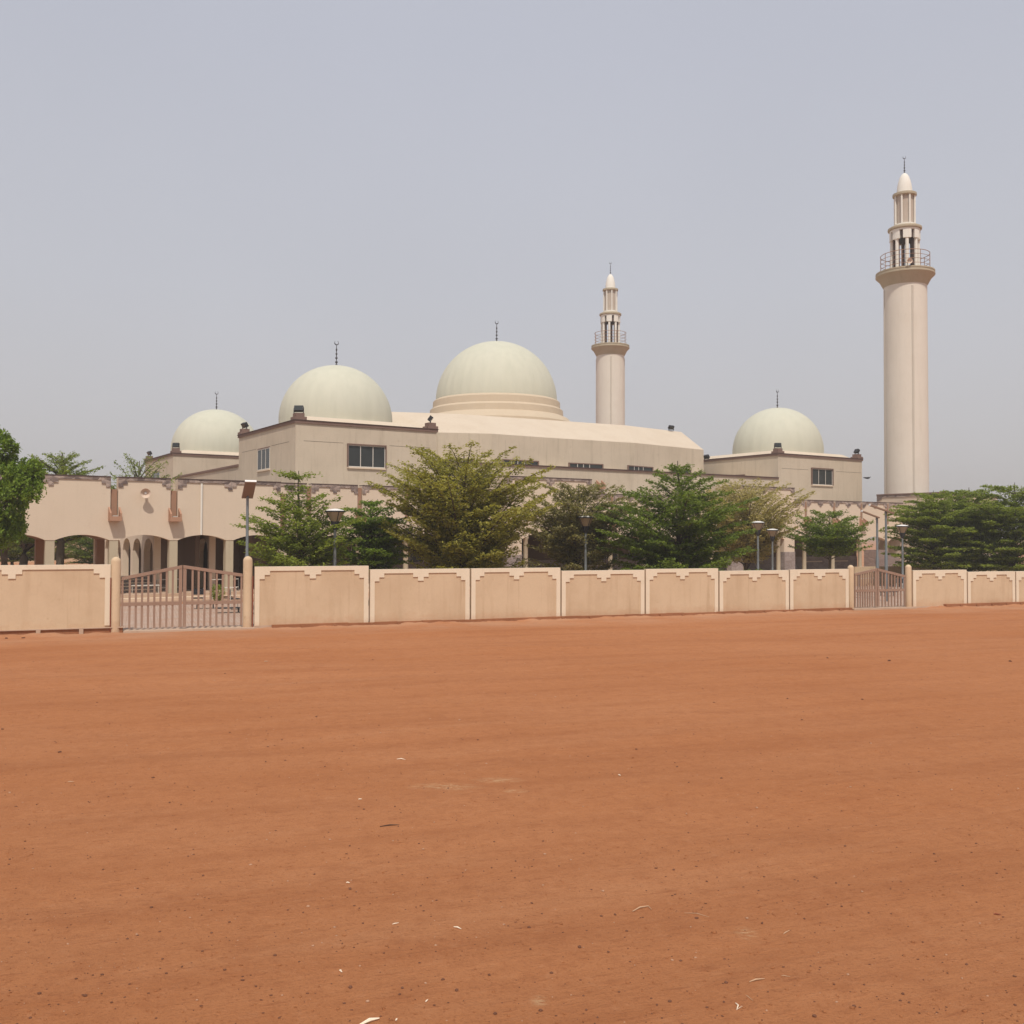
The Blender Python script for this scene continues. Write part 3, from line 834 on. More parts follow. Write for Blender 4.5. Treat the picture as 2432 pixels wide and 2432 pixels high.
# scored joint lines, windows
def joint(a0, a1, b, h, o):
    M().box(a0, a1, b-0.004, b+0.001, h-0.012, h+0.012).build('joint_line', MAT['joint'], o)
hj = lb(760, 1049, FB)[1]
joint(a_nl+0.5, lb(815,1050,FB)[0], FB, hj, blk1); joint(lb(925,1050,FB)[0], lb(1022,1060,FB)[0], FB, hj, blk1)
joint(a_r+0.4, lb(1920,1110,FB)[0], FB, hj, blk2); joint(lb(1985,1110,FB)[0], a_rr-0.1, FB, hj, blk2)
bj0, bj1 = la(687,1048,a_nl)[0], la(645,1057,a_nl)[0]
M().box(a_nl-0.004, a_nl+0.001, bj0, bj1, hj-.012, hj+.012).build('joint_line', MAT['joint'], blk1)
M().box(a_nl-0.004, a_nl+0.001, la(609,1066,a_nl)[0], la(575,1074,a_nl)[0], hj-.012, hj+.012).build('joint_line', MAT['joint'], blk1)
def recessed_window(o, cx, b, w_, z0, z1, n):
    M().box(cx-w_/2-.05, cx+w_/2+.05, b-0.13, b-0.002, z1+.001, z1+0.07).box(cx-w_/2-.05, cx-w_/2-.001, b-0.13, b-0.002, z0, z1).box(cx+w_/2+.001, cx+w_/2+.05, b-0.13, b-0.002, z0, z1).build('window_surround', MAT['trim'], o)
    window(cx, b, w_, z0, z1, n, True, 'mullion', o)
xw0, z1w = lb(826, 1056, FB); xw1, _ = lb(914.5, 1060, FB); z0w = lb(870, 1110.5, FB)[1]
recessed_window(blk1, (xw0+xw1)/2, FB, xw1-xw0, z0w, z1w, 3)
xr0, z1r = lb(1927, 1112.5, FB); xr1, _ = lb(1976, 1114, FB); z0r = lb(1950, 1152, FB)[1]
recessed_window(blk2, (xr0+xr1)/2, FB, xr1-xr0, z0r, z1r, 3)
print('windows', xw1-xw0, z0w, z1w, xr1-xr0, z0r, z1r)
# left-face window, facing -a
def side_window(a, bc, w_, z0, z1, n, parent, mull='mullion'):
    fw = 0.05; fr = M(); x0, x1 = a-0.04, a-0.005
    fr.box(x0, x1, bc-w_/2, bc+w_/2, z1-fw, z1); fr.box(x0, x1, bc-w_/2, bc+w_/2, z0, z0+fw)
    for k in range(n+1):
        y = bc-w_/2+w_*k/n; fr.box(x0, x1, max(y-fw/2, bc-w_/2), min(y+fw/2, bc+w_/2), z0+fw, z1-fw)
    o = fr.build('window', MAT[mull], parent)
    for k in range(n):
        M().box(a-0.022, a-0.010, bc-w_/2+w_*k/n+fw/2, bc-w_/2+w_*(k+1)/n-fw/2, z0+fw, z1-fw).build('pane', MAT['glass'], o)
    M().box(a-0.09, a-0.001, bc-w_/2-.05, bc+w_/2+.05, z0-.09, z0-.005).build('sill', MAT['sill'], o)
    M().box(a-0.05, a-0.002, bc-w_/2, bc+w_/2, z1, z1+.06).build('lintel', MAT['trim'], o)
bw0 = la(641.5, 1088, a_nl)[0]; bw1 = la(613, 1092, a_nl)[0]
side_window(a_nl, (bw0+bw1)/2, bw1-bw0, z0w, z1w, 3, blk1)
bq0 = la(380, 1128, aF0)[0]; bq1 = la(363, 1130, aF0)[0]
side_window(aF0, (bq0+bq1)/2, bq1-bq0, z0w, z1w, 2, blk3)

# --- ledge walls between the blocks
HL = (lb(1200,1101,FB)[1]+lb(1430,1114.5,FB)[1]+lb(1800,1129.5,FB)[1])/3
print('ledge h', HL, [lb(*q, FB)[1] for q in ((1200,1101),(1430,1114.5),(1800,1129.5))])
m = M(); m.box(a_nlr, a_r, FB, FB+0.4, 4.9, HL-0.15); m.build('clerestory_base_wall', MAT['upper'], mosque)
M().box(a_nlr+0.8, a_r, FB-0.07, FB+0.4, HL-0.15, HL-.035).build('ledge_band', MAT['trim'], mosque)
M().box(a_nlr+0.8, a_r, FB-0.10, FB+0.4, HL-0.035, HL).build('coping', MAT['cap'], mosque)
M().box(a_nlr, a_r, FB+0.4, 12, HL-0.3, HL-0.1).build('ledge_roof', MAT['cream'], mosque)
M().box(a_nl+0.0, a_nl+0.4, b_nl, bF0, 4.9, HL-0.15).build('side_wall', MAT['upper'], mosque)
M().box(a_nl-0.07, a_nl+0.4, b_nl, bF0, HL-0.15, HL).build('ledge_band', MAT['trim'], mosque)
# --- hall with bowed front
HE, HR_ = 9.7, 11.55
E = [lh(x, y, HE) for x, y in ((1040,1027),(1167,1030),(1300,1039.4),(1508,1052),(1671,1068.3))]
Rg = [lh(x, y, HR_) for x, y in ((932,978),(1084.7,983),(1300,997.4),(1484,1010),(1617.8,1025.9))]
print('E', E, 'R', Rg)
CA, CB = 13.2, 23.4
Ef = E + [(27.3, 13.4), (28.2, 19.5)]
Rf = Rg + [(Rg[-1][0]+0.5, 15.5), (Rg[-1][0]+0.7, 19.5)]
E0 = (2*CA-28.2, 19.5); R0 = (-1.6, 19.5)
Ef = [E0] + [(-2.6, 10.5)] + Ef[0:]; Rf = [R0] + [(Rg[0][0]-0.8, Rg[0][1]+1.8)] + Rf
Ef = Ef + [(a, 2*CB-b) for a, b in reversed(Ef)]; Rf = Rf + [(a, 2*CB-b) for a, b in reversed(Rf)]
m = M(); m.hexa([(a,b,HL-0.25) for a,b in Ef], [(a,b,HE) for a,b in Ef]); m.build('hall_wall', MAT['upper'], mosque)
m = M(); m.hexa([(a,b,HE) for a,b in Ef], [(a,b,HR_) for a,b in Rf])
hr = m.build('hall_roof', MAT['cream'], mosque)
# clerestory windows on the hall wall (direction follows the bowed front)
def seg_at(x, y):                    # which front segment does the ray meet
    d = ray(x, y); best = None
    for k in range(len(E)-1):
        p, q = E[k], E[k+1]
        P = ORG+AX*p[0]+BX*p[1]; Q = ORG+AX*q[0]+BX*q[1]
        n = Vector((-(Q-P).y, (Q-P).x, 0)).normalized()
        X = on_plane(x, y, P, n); u = (X-P).dot(Q-P)/(Q-P).length_squared
        if -0.02 <= u <= 1.02: return X, (Q-P).normalized()
    return X, (Q-P).normalized()
for x0, x1, y0, y1 in ((1056,1125,1090,1101),(1192,1279,1092.5,1103),(1350,1432,1100.5,1110.5),(1488,1552,1107,1116),(1594,1640,1113,1121)):
    Pm, d = seg_at((x0+x1)/2, y0); Pl, _ = seg_at(x0, y0); Pr, _ = seg_at(x1, y0)
    w_ = (Pr-Pl).length; zt = Pm.z
    ang = math.atan2(d.y, d.x)-TH
    a_, b_ = ab(Pm)
    fr = M(); hh = max(0.32, zt-HL+0.02)
    fr.box(-w_/2, w_/2, -0.10, -0.01, -0.07, 0.0); fr.box(-w_/2, -w_/2+0.09, -0.10, -0.01, -hh, -0.07); fr.box(w_/2-0.09, w_/2, -0.10, -0.01, -hh, -0.07)
    fo_ = fr.build('clerestory_window', MAT['trim'], mosque); fo_.location = (a_, b_, zt); fo_.rotation_euler = (0,0,ang)
    M().box(-w_/2+.09, w_/2-.09, -0.05, -0.01, -hh, -0.07).build('pane', MAT['glass'], fo_)
    mm = M()
    for k in (0.25, 0.42, 0.6): mm.box(-w_/2+w_*k-.02, -w_/2+w_*k+.02, -0.08, -0.051, -hh, -0.07)
    mm.build('mullion', MAT['mullion'], fo_)
bc0 = la(1770,1120,a_r)[0]; bc1 = la(1722,1120,a_r)[0]
o = M().box(a_r-0.08, a_r-0.005, bc0, bc1, HL+0.02, HL+0.42).build('clerestory_window', MAT['trim'], mosque)
M().box(a_r-0.10, a_r-0.081, bc0+.1, bc1-.1, HL+0.06, HL+0.34).build('pane', MAT['glass'], o)

# --- domes
def finial(c, h, parent=None, name='finial'):
    m = M(); k = h/1.9
    prof = [(0.10*k,0),(0.10*k,0.04*k),(0.05*k,0.22*k)]
    z = 0.22*k
    for r in (0.11, 0.095, 0.08, 0.07):
        prof += [(0.03*k, z+0.02*k), (r*k*0.8, z+0.07*k), (r*k, z+0.11*k), (r*k*0.8, z+0.15*k), (0.03*k, z+0.2*k)]
        z += 0.30*k
    prof += [(0.02*k, 1.56*k)]
    m.lathe(prof, 10, c)
    cz = c[2]+1.74*k; rr = 0.15*k
    pts = []
    for i in range(15):
        t = R(-90-150+300*i/14)+0
        pts.append((c[0]+rr*math.sin(R(-150+300*i/14)), c[1]+0, cz-rr*math.cos(R(-150+300*i/14))))
    m.tube(pts, [0.004+0.035*k*math.sin(math.pi*i/14) for i in range(15)], 6)
    return m.build(name, MAT['finial'], parent, True)
def dome(xc, yt, b, Rr, zs, top=None, gores=24, drum=None, ca=None):
    a = lb(xc, yt+60, b)[0] if ca is None else ca
    zt = lb(xc, yt, b)[1] if top is None else top
    H = zt-zs
    prof = [(Rr*math.cos(t), zs+H*math.sin(t)) for t in [i*math.pi/2/28 for i in range(28)]]+[(0.02, zt)]
    prof = [(Rr*0.985, zs-0.9)] + prof
    m = M().lathe(prof, 144, (a, b, 0), True, gores, 0.006)
    o = m.build('dome', MAT['dome'], mosque, True)
    f = finial((a, b, zt-0.05), 1.95 if drum else 1.7, o)
    return a, zt, o
db1 = FB + (b_nl-FB)*0.5
print('dome1', dome(798.5, 869, db1, 133.3/F_PX*62.4, HT+0.75))
print('dome2', dome(1846.5, 969, FB+bd*.5, 105.5/F_PX*84.2, HT+0.75))
print('dome3', dome(513.5, 973, (bF0+bF1)/2, 104/F_PX*84, HT+0.75))
aM = lb(1179.3, 950, 23)[0]
print('main', dome(1179.3, 812.5, 23, 5.21, 14.5, None, 36, True))
m = M().lathe([(6.6,11.3),(6.6,12.5),(6.35,12.75),(6.15,12.95),(5.90,13.02),(5.76,13.12),(5.73,13.62),(5.62,13.72),(5.50,13.80),(5.47,14.34),(5.36,14.45),(5.24,14.52)], 96, (aM, 23, 0))
m.build('drum', MAT['drum'], mosque, True)

# --- right wing with its crowned wall
wa = la_w = 0
aw = 36.9
bw_ = la(2083, 1180, aw)[0]; hw = (la(2095,1178,aw)[1]+la(2170,1172.5,aw)[1])/2
print('wing', bw_, hw)
m = M(); m.box(aw, aw+7.5, -3.4, bw_, 0, hw); o = m.build('side_wing', MAT['arcade'], mosque)
M().box(aw-.07, aw+7.57, -3.47, bw_+.02, hw, hw+.10).build('cap_line', MAT['trim'], o)
t = M(); t.box(aw-.045, aw-.001, -3.4, bw_, hw-.18, hw); t.box(aw-.045, aw-.001, bw_-.45, bw_, hw-.36, hw-.18); t.box(aw-.045, aw-.001, bw_-.22, bw_, hw-.55, hw-.36)
t.box(aw, aw+7.5, -3.445, -3.401, hw-.18, hw)
t.build('stone_crown', MAT['lilac'], o)

# ------------------------------------------------------------------ minarets
def make_minaret(a, b, label):
    root = thing('minaret', label, 'minaret', ORG+AX*a+BX*b, 0, 'twin round minarets of the mosque')
    Z = (ORG+AX*a+BX*b).y; k = Z/F_PX
    def h(y): return 3.0+(1270.4-y)*k
    return root, k, h
aR_, bR_ = ab(at_depth(2153, 1170, 80.0)); print('minaret R', aR_, bR_)
root, k, h = make_minaret(aR_, bR_, 'tall pale minaret at the right, the nearer and larger of the two')
hh = lambda y: (lambda p: p.z)(on_plane(2152, y, ORG+AX*aR_+BX*bR_, Vector((0,1,0))))
SR = 49.3*k
zc = hh(667)
sh = M().lathe([(SR*1.01, 0.0), (SR*0.985, zc)], 64); s_o = sh.build('shaft', MAT['shaft'], root, True)
# shallow seams down the shaft
for j in range(4):
    t = R(-93)+math.pi/2*j
    m = M(); x, y = math.cos(t)*(SR+0.005), math.sin(t)*(SR+0.005)
    m.tube([(x*.966, y*.966, 0), (x*0.950, y*0.950, zc-0.8)], 0.12, 8); m.build('shaft_seam', MAT['seam'], s_o, True)
zt = hh(648)
M().lathe([(SR*0.99, zc-0.55), (SR*1.02, zc-0.45), (SR*1.04, zc-0.40), (SR*1.18, zc+0.05), (64*k, zt-0.42), (66.5*k, zt-0.33), (66.5*k, zt-0.2), (65*k, zt-0.17), (65*k, zt-0.13), (66.2*k, zt-0.10), (66.2*k, zt), (60*k, zt+0.02)], 64).build('balcony_collar', MAT['collar'], root, True)
# railing
zr = hh(607)
for i, f in enumerate((0.25, 0.5, 0.75, 1.0)):
    z = zt+(zr-zt)*f+0.0; m = M()
    m.tube([(55*k*math.cos(2*math.pi*j/48), 55*k*math.sin(2*math.pi*j/48), z) for j in range(49)], 0.028 if f == 1 else 0.02, 5)
    m.build('rail', MAT['strip'], root)
for j in range(8):
    t = 2*math.pi*(j+.35)/8
    M().tube([(55*k*math.cos(t), 55*k*math.sin(t), zt), (55*k*math.cos(t), 55*k*math.sin(t), zr+0.03)], 0.026, 6).build('rail_post', MAT['strip'], root)
# belfry : columns, slotted ring, brown backing that paints their inner sides in shade
z1 = hh(573); z2 = hh(549); z3 = hh(543)
for j in range(8):
    t = 2*math.pi*(j+.711)/8
    M().lathe([(3.9*k, zt), (3.9*k, z1+0.1)], 12, (29.6*k*math.cos(t), 29.6*k*math.sin(t), 0)).build('column', MAT['white'], root, True)
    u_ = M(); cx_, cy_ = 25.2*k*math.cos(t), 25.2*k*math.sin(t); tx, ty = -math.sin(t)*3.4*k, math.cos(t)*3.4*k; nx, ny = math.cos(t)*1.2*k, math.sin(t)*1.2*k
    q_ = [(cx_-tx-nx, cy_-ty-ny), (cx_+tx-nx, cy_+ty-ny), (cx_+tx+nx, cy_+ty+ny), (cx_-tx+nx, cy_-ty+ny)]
    u_.hexa([(x_, y_, zt) for x_, y_ in q_], [(x_, y_, z2) for x_, y_ in q_]); u_.build('column_shade_backing', MAT['inner_shade'], root)  # added boxes that colour the columns' inner side as if shaded
    m = M()                                   # curved ring segment between slots
    seg = 8; half = 2*math.pi/16*0.70
    c = t
    ro, ri = 34.5*k, 29.5*k
    zz = z1
    for q in range(seg):
        u0 = c-half+2*half*q/seg; u1 = c-half+2*half*(q+1)/seg
        P = lambda r_, u, z: (r_*math.cos(u), r_*math.sin(u), z)
        m.hexa([P(ri,u0,zz),P(ro,u0,zz),P(ro,u1,zz),P(ri,u1,zz)], [P(ri,u0,z2-.14),P(ro,u0,z2-.14),P(ro,u1,z2-.14),P(ri,u1,z2-.14)])
    m.build('ring_panel', MAT['white'], root)
M().lathe([(29.3*k, z1+.05), (29.0*k, z1+.05), (29.0*k, z2), (29.3*k, z2)], 48, (0,0,0), False).build('ring_shade_sleeve', MAT['inner_shade'], root, True)  # sleeve added to darken the ring's inner side like shade
M().lathe([(29.5*k, z2-.14), (34.5*k, z2-.14), (34.5*k, z2), (29.5*k, z2)], 64).build('ring_beam', MAT['white'], root, True)
M().lathe([(33*k, z2), (38*k, z2+.04), (38.6*k, z2+.12), (38*k, z2+.22), (34*k, z2+.30), (27*k, z2+.34), (25.5*k, z2+.36), (25.5*k, hh(535))], 64).build('cap_ring', MAT['collar'], root, True)
z4 = hh(467)
M().lathe([(25.6*k, hh(541)), (25.6*k, hh(535)), (22*k, hh(534))], 48).build('lantern_base', MAT['white'], root, True)
M().lathe([(20.5*k, hh(537)), (20.5*k, z4)], 40).build('lantern_core', MAT['lantern_wall'], root, True)
for j in range(8):
    t = 2*math.pi*(j+.15)/8
    M().lathe([(2.3*k, hh(537)), (2.3*k, z4)], 8, (23*k*math.cos(t), 23*k*math.sin(t), 0)).build('lantern_rib', MAT['white'], root, True)
M().lathe([(23*k, z4-.05), (27*k, z4), (27.3*k, z4+.1), (27*k, z4+.2), (18*k, z4+.24)], 48).build('lantern_cap', MAT['collar'], root, True)
z5 = z4+.2; z6 = hh(411.5); Hd = z6-z5
M().lathe([(17.8*k, z5), (17.2*k, z5+Hd*.2), (15.8*k, z5+Hd*.42), (13.6*k, z5+Hd*.62), (10.5*k, z5+Hd*.8), (6.5*k, z5+Hd*.93), (2*k, z6)], 40).build('cap_dome', MAT['white'], root, True)
finial((0,0,z6-0.05), hh(370)-z6+0.05, root)
aL_, bL_ = aR_+0.9, bR_+38.0
aL_, _h = lb(1449.5, 1000, bL_)
c2 = copy_tree(root); c2.location = ORG+AX*aL_+BX*bL_; c2.scale = (.95, .95, 1)
c2['label'] = 'pale minaret rising behind the mosque roof, the farther and smaller looking one'
print('minaret L', aL_, bL_, c2.location)

# horn speakers
def horn(name_loc, yaw, pitch, rad, label, dep=0.42):
    o = thing('horn_speaker', label, 'loudspeaker', name_loc, 0, 'horn loudspeakers')
    o.rotation_euler = (R(90)+pitch, 0, yaw)
    # local +z points out of the mouth
    M().lathe([(0.05,0),(0.055,0.12),(0.07,0.2),(rad*.5,dep*.62),(rad*.8,dep*.85),(rad,dep),(rad*1.03,dep),(rad*.97,dep-.012),(rad*.76,dep*.83),(rad*.45,dep*.6),(0.05,0.2)], 28, (0,0,0), False).build('bell', MAT['horn'], o, True)
    M().lathe([(0.01,0.1),(0.05,0.2),(0.06,dep*.62),(0.03,dep*.7),(0.01,dep*.71)], 14).build('driver', MAT['lamp_top'], o, True)
    M().lathe([(0.02,-0.06),(0.07,-0.05),(0.07,0.06),(0.03,0.08)], 14).build('motor_housing', MAT['horn'], o, True)
    return o
p = lb(345.5, 1171, bl-0.05); q = ORG+AX*p[0]+BX*(bl-0.04)
horn((q.x, q.y, p[1]), R(22), R(4), 0.215, 'round beige horn loudspeaker on the pink arcade wall between two terracotta strips', 0.34)
for xx, yy, rt, lab in ((2159.5, 630, root, 'round beige horn loudspeaker on the balcony of the nearer minaret'),):
    c = ORG+AX*aR_+BX*bR_
    P_ = at_depth(xx, yy, c.y-66*k)
    horn((P_.x, P_.y+0.30, zt+0.33), 0.0, 0, 0.22, lab)
    M_ = M().tube([(P_.x, P_.y+.30, zt-0.02), (P_.x, P_.y+.30, zt+0.28)], 0.03, 6)
    tag(M_.build('speaker_bracket', MAT['steel']), 'short steel bracket under the horn loudspeaker on the near minaret balcony', 'bracket')

# wall lamp brackets (open terracotta boxes)
def bracket(a, b, z, label, mat='bracket'):
    o = thing('wall_lamp', label, 'wall lamp', ORG+AX*a+BX*b+Vector((0,0,z)), TH, 'terracotta lamp brackets on the arcade wall')
    m = M(); w_ = 0.25; d = 0.42
    m.box(-w_, w_, -d, -0.002, 0, 0.07)
    for s in (-1, 1):
        x0, x1 = sorted((s*w_, s*(w_-0.07)))
        n = m.add([(x0,-d,.07),(x0,-.002,.07),(x0,-.002,.62),(x0,-d,.34),(x1,-d,.07),(x1,-.002,.07),(x1,-.002,.62),(x1,-d,.34)])
        for q in ((0,1,2,3),(7,6,5,4),(0,4,5,1),(1,5,6,2),(2,6,7,3),(3,7,4,0)): m.face([n+i for i in q])
    m.box(-w_+.07, w_-.07, -d, -d+0.05, .07, .20)
    m.build('bracket_box', MAT[mat], o)
    M().box(-0.10, 0.10, -0.30, -0.08, .09, .24).build('lamp_head', MAT['mullion'], o)
    return o
zb = lb(272, 1237, bl-.4)[1]
bracket(gx[3], bl, zb, 'terracotta lamp bracket left of the horn loudspeaker on the arcade')
bracket(gx[4], bl, zb, 'terracotta lamp bracket right of the horn loudspeaker on the arcade')
z = lb(1429, 1161, FB-.4)[1]; bracket(lb(1427,1150,FB-.2)[0], FB, z, 'terracotta lamp bracket high on the tan wall above the middle gallery')
z = lb(1459, 1248, .2)[1]; bracket(colsA3[0], .6, z, 'terracotta lamp bracket on the gallery strip right of the middle lamp post')
z = lb(2050, 1249, -.4)[1]
for c, nm in zip(colsA4[:3], ('left strip', 'middle strip', 'right strip')): bracket(c, 0, z, 'terracotta lamp bracket on the %s of the right gallery' % nm)
z = lb(720, 1240, 0)[1]
bracket(colsA2[1], 0, z, 'terracotta lamp bracket on the gallery strip behind the small green tree')

# floodlights on the parapets
def floodlight(wp, yaw, tilt, label, s=1.0):
    o = thing('floodlight', label, 'floodlight', wp, yaw, 'dark floodlights on the roof corners')
    h = M().box(-0.26*s, 0.26*s, -0.11*s, 0.11*s, -0.16*s, 0.16*s).build('lamp_housing', MAT['dark_steel'], o)
    h.location = (0, 0, 0.27*s); h.rotation_euler = (tilt, 0, 0)
    M().box(-0.22*s, 0.22*s, -0.115*s, -0.111*s, -0.12*s, 0.12*s).build('glass', MAT['glass'], h)
    m = M(); m.box(-0.30*s, -0.265*s, -0.03, 0.03, 0.0, 0.29*s); m.box(0.265*s, 0.30*s, -0.03, 0.03, 0.0, 0.29*s); m.box(-0.265*s, 0.265*s, -0.03, 0.03, 0.0, 0.03)
    m.build('yoke', MAT['dark_steel'], o)
    return o
def W(a, b, z): return ORG+AX*a+BX*b+Vector((0,0,z))
zf = HT+0.42
floodlight(W(a_nl+pin, FB+pin, zf), TH-R(35), R(-25), 'dark floodlight on the front corner of the near left block')
floodlight(W(a_nlr-pin, FB+pin, zf), TH+R(60), R(35), 'dark tilted floodlight at the right end of the near left block')
floodlight(W(a_nl+pin, b_nl-pin, zf), TH-R(80), R(30), 'dark tilted floodlight at the far left end of the near left block')
floodlight(W(a_r+pin, FB+pin, zf), TH-R(30), R(-10), 'dark floodlight on the front corner of the right block')
floodlight(W(a_rr-pin, FB+pin, zf), TH+R(70), R(30), 'dark tilted floodlight at the right end of the right block')
floodlight(W(aF0+pin, bF0+pin, zf), TH-R(40), R(-15), 'dark floodlight on the front corner of the far left block')
floodlight(W(aF0+pin, bF1-pin, zf), TH-R(80), R(30), 'dark floodlight on the back corner of the far left block')
bb = la(1676, 1090, a_r)[0]
floodlight(W(a_r+.1, bb, HT), TH-R(90), R(35), 'dark floodlight beside the hall roof at the left end of the right block parapet')
ar, br_ = lh(1594, 1022, HR_); floodlight(W(ar, br_, HR_), TH, R(35), 'small dark floodlight on the ridge of the cream hall roof', 0.9)

# ------------------------------------------------------------------ lamp posts
def make_lamp(label):
    o = thing('lamp_post', label, 'street lamp', (0,0,0), 0, 'cone lantern lamp posts in the forecourt')
    M().lathe([(0.10,0),(0.10,0.5),(0.065,0.55),(0.062,2.2),(0.066,2.22),(0.055,2.3),(0.052,3.10)], 14).build('pole', MAT['steel'], o, True)
    M().lathe([(0.075,3.05),(0.10,3.12),(0.16,3.30),(0.165,3.36)], 20).build('lantern_neck', MAT['dark_steel'], o, True)
    M().lathe([(0.155,3.36),(0.34,3.71)], 24, (0,0,0), False).build('lantern_glass', MAT['lamp_glass'], o, True)
    for j in range(4):
        t = j*math.pi/2+0.6
        M().tube([(0.16*math.cos(t),0.16*math.sin(t),3.36),(0.35*math.cos(t),0.35*math.sin(t),3.72)], 0.014, 5).build('lantern_rib', MAT['dark_steel'], o)
    M().lathe([(0.36,3.71),(0.385,3.73),(0.375,3.76),(0.345,3.762)], 28).build('rim', MAT['dark_steel'], o, True)
    M().lathe([(0.345,3.762),(0.30,3.79),(0.12,3.83),(0.02,3.84)], 28).build('lantern_lid', MAT['lamp_top'], o, True)
    return o
lamp0 = make_lamp('')
LP = [(796, 1208, 47, 'lamp post with a cone lantern between the spiky tree and the round green tree'),
      (1391, 1224, 41, 'lamp post with a cone lantern in front of the grey olive tree'),
      (1800, 1237.5, 34.6, 'taller looking lamp post of the close pair right of the big dark tree'),
      (1834.5, 1255.5, 28, 'smaller farther lamp post of the close pair right of the big dark tree'),
      (2143, 1246, 33, 'lamp post with a cone lantern behind the far gate')]
for i, (x, y, wpx, lab) in enumerate(LP):
    o = lamp0 if i == 0 else copy_tree(lamp0)
    Z = 0.77*F_PX/wpx if wpx > 30 else 52.4
    p = at_depth(x, y, Z); o.location = (p.x, p.y, p.z-3.84); o['label'] = lab
    print('lamp', Z, p.z)
    if p.z-3.84 > 0:                     # stands on a small concrete footing so that it touches the ground
        pass
    o.location.z = 0.012; s = (p.z-0.012)/3.84; o.scale = (s, s, s)

def solar(x, y, Z, ang, tilt, label, y0=-0.1, y1=0.75):
    p = at_depth(x, y, Z)
    o = thing('solar_street_light', label, 'solar light', (p.x, p.y, 0), 0, 'slim poles with tilted solar lamp panels')
    M().lathe([(0.075,0),(0.075,p.z*0.5),(0.055,p.z*0.52),(0.05,p.z-.05)], 12).build('pole', MAT['steel'], o, True)
    h = M().box(-0.20, 0.20, y0, y1, -0.03, 0.03)
    hd = h.build('panel_housing', MAT['solar'], o); hd.location = (0,0,p.z); hd.rotation_euler = (tilt, 0, ang)
    M().box(-0.205, 0.205, y1, y1+.03, -0.035, 0.05).build('panel_edge', MAT['solar_edge'], hd)
    M().box(-0.03, 0.03, -0.03, 0.03, -.14, -.03).build('panel_joint', MAT['steel'], hd)
    return o
solar(588, 1178, 35.5, R(206), R(42), 'slim solar light pole with tilted brown panel behind the large gate post')
solar(2083, 1228, 47.0, R(80), R(22), 'slim solar light with a brown sloping panel, the left one behind the far gate')
solar(2104, 1213, 44.5, R(80), R(20), 'slim solar light with a brown sloping panel, the right one behind the far gate', -0.35, 0.75)

# stone ramp wall behind the far gate
sp = [(2086,1306),(2103,1306),(2150,1336),(2175,1352),(2185,1395),(2086,1395)]
bst = -4.2
pts = [lb(x, y, bst) for x, y in sp]
m = M(); m.xz([(a, max(z, 0.0)) for a, z in reversed(pts)], bst, bst+1.2)
o = m.build('stone_ramp', MAT['rubble'], None); o.location = ORG; o.rotation_euler = (0,0,TH)
tag(o, 'sloping grey stone ramp wall behind the far gate', 'ramp')

# bird
p = at_depth(2058, 1134.5, 70)
bm_ = M(); bm_.tube([(-0.26,0,0.0),(-0.1,0,-.01),(0.08,0,-.03),(0.2,0,-.01),(0.3,0,0.07)], [0.01,0.05,0.07,0.045,0.012], 8)
br = bm_.build('bird_body', MAT['bird'], None, True)
bird = thing('bird', 'small dark bird gliding in the gap between the right block and the minaret', 'bird', p, 0)
br.name = 'body'; br.parent = bird
for s in (-1, 1):
    M().hexa([(-0.06,0,-.02),(0.1,0,-.02),(0.02,s*.45,.02),(-0.05,s*.45,.02)], [(-0.06,0,0.0),(0.1,0,0.0),(0.02,s*.45,.03),(-0.05,s*.45,.03)]).build('wing', MAT['bird'], bird)

# ------------------------------------------------------------------ trees
def leaf_mat(name, dark, light, trans=0.45):
    m, t, b = base_mat(name, 0.65, 0.25)
    g = t.nodes.new('ShaderNodeNewGeometry')
    n = noise(t, pos(t), 1.1, 3)
    f = N(t, 'ShaderNodeMath', operation='MULTIPLY_ADD'); t.links.new(g.outputs['Random Per Island'], f.inputs[0]); f.inputs[1].default_value = 0.55
    t.links.new(mrange(t, n, 0.3, 0.7, 0, 0.5), f.inputs[2])
    c = mixc(t, f.outputs[0], dark, light)
    t.links.new(c, b.inputs['Base Color'])
    tr = t.nodes.new('ShaderNodeBsdfTranslucent')
    t.links.new(mixc(t, 1.0, c, (1.1,1.15,0.6), 'MULTIPLY'), tr.inputs[0])
    mx = t.nodes.new('ShaderNodeMixShader'); mx.inputs[0].default_value = trans
    t.links.new(b.outputs[0], mx.inputs[1]); t.links.new(tr.outputs[0], mx.inputs[2])
    t.links.new(mx.outputs[0], t.nodes['Material Output'].inputs['Surface'])
    return m
LG = leaf_mat('leaf_mid_green', (0.115,0.160,0.022), (0.33,0.38,0.065))
LD = leaf_mat('leaf_dark_green', (0.074,0.122,0.018), (0.24,0.305,0.048))
LO = leaf_mat('leaf_olive', (0.20,0.185,0.030), (0.47,0.43,0.10))
LW = leaf_mat('leaf_grey_olive', (0.17,0.15,0.055), (0.36,0.32,0.14))
LP_ = leaf_mat('leaf_pale_olive', (0.33,0.275,0.10), (0.54,0.46,0.21))
LB = leaf_mat('leaf_bright_green', (0.085,0.155,0.018), (0.26,0.35,0.05))

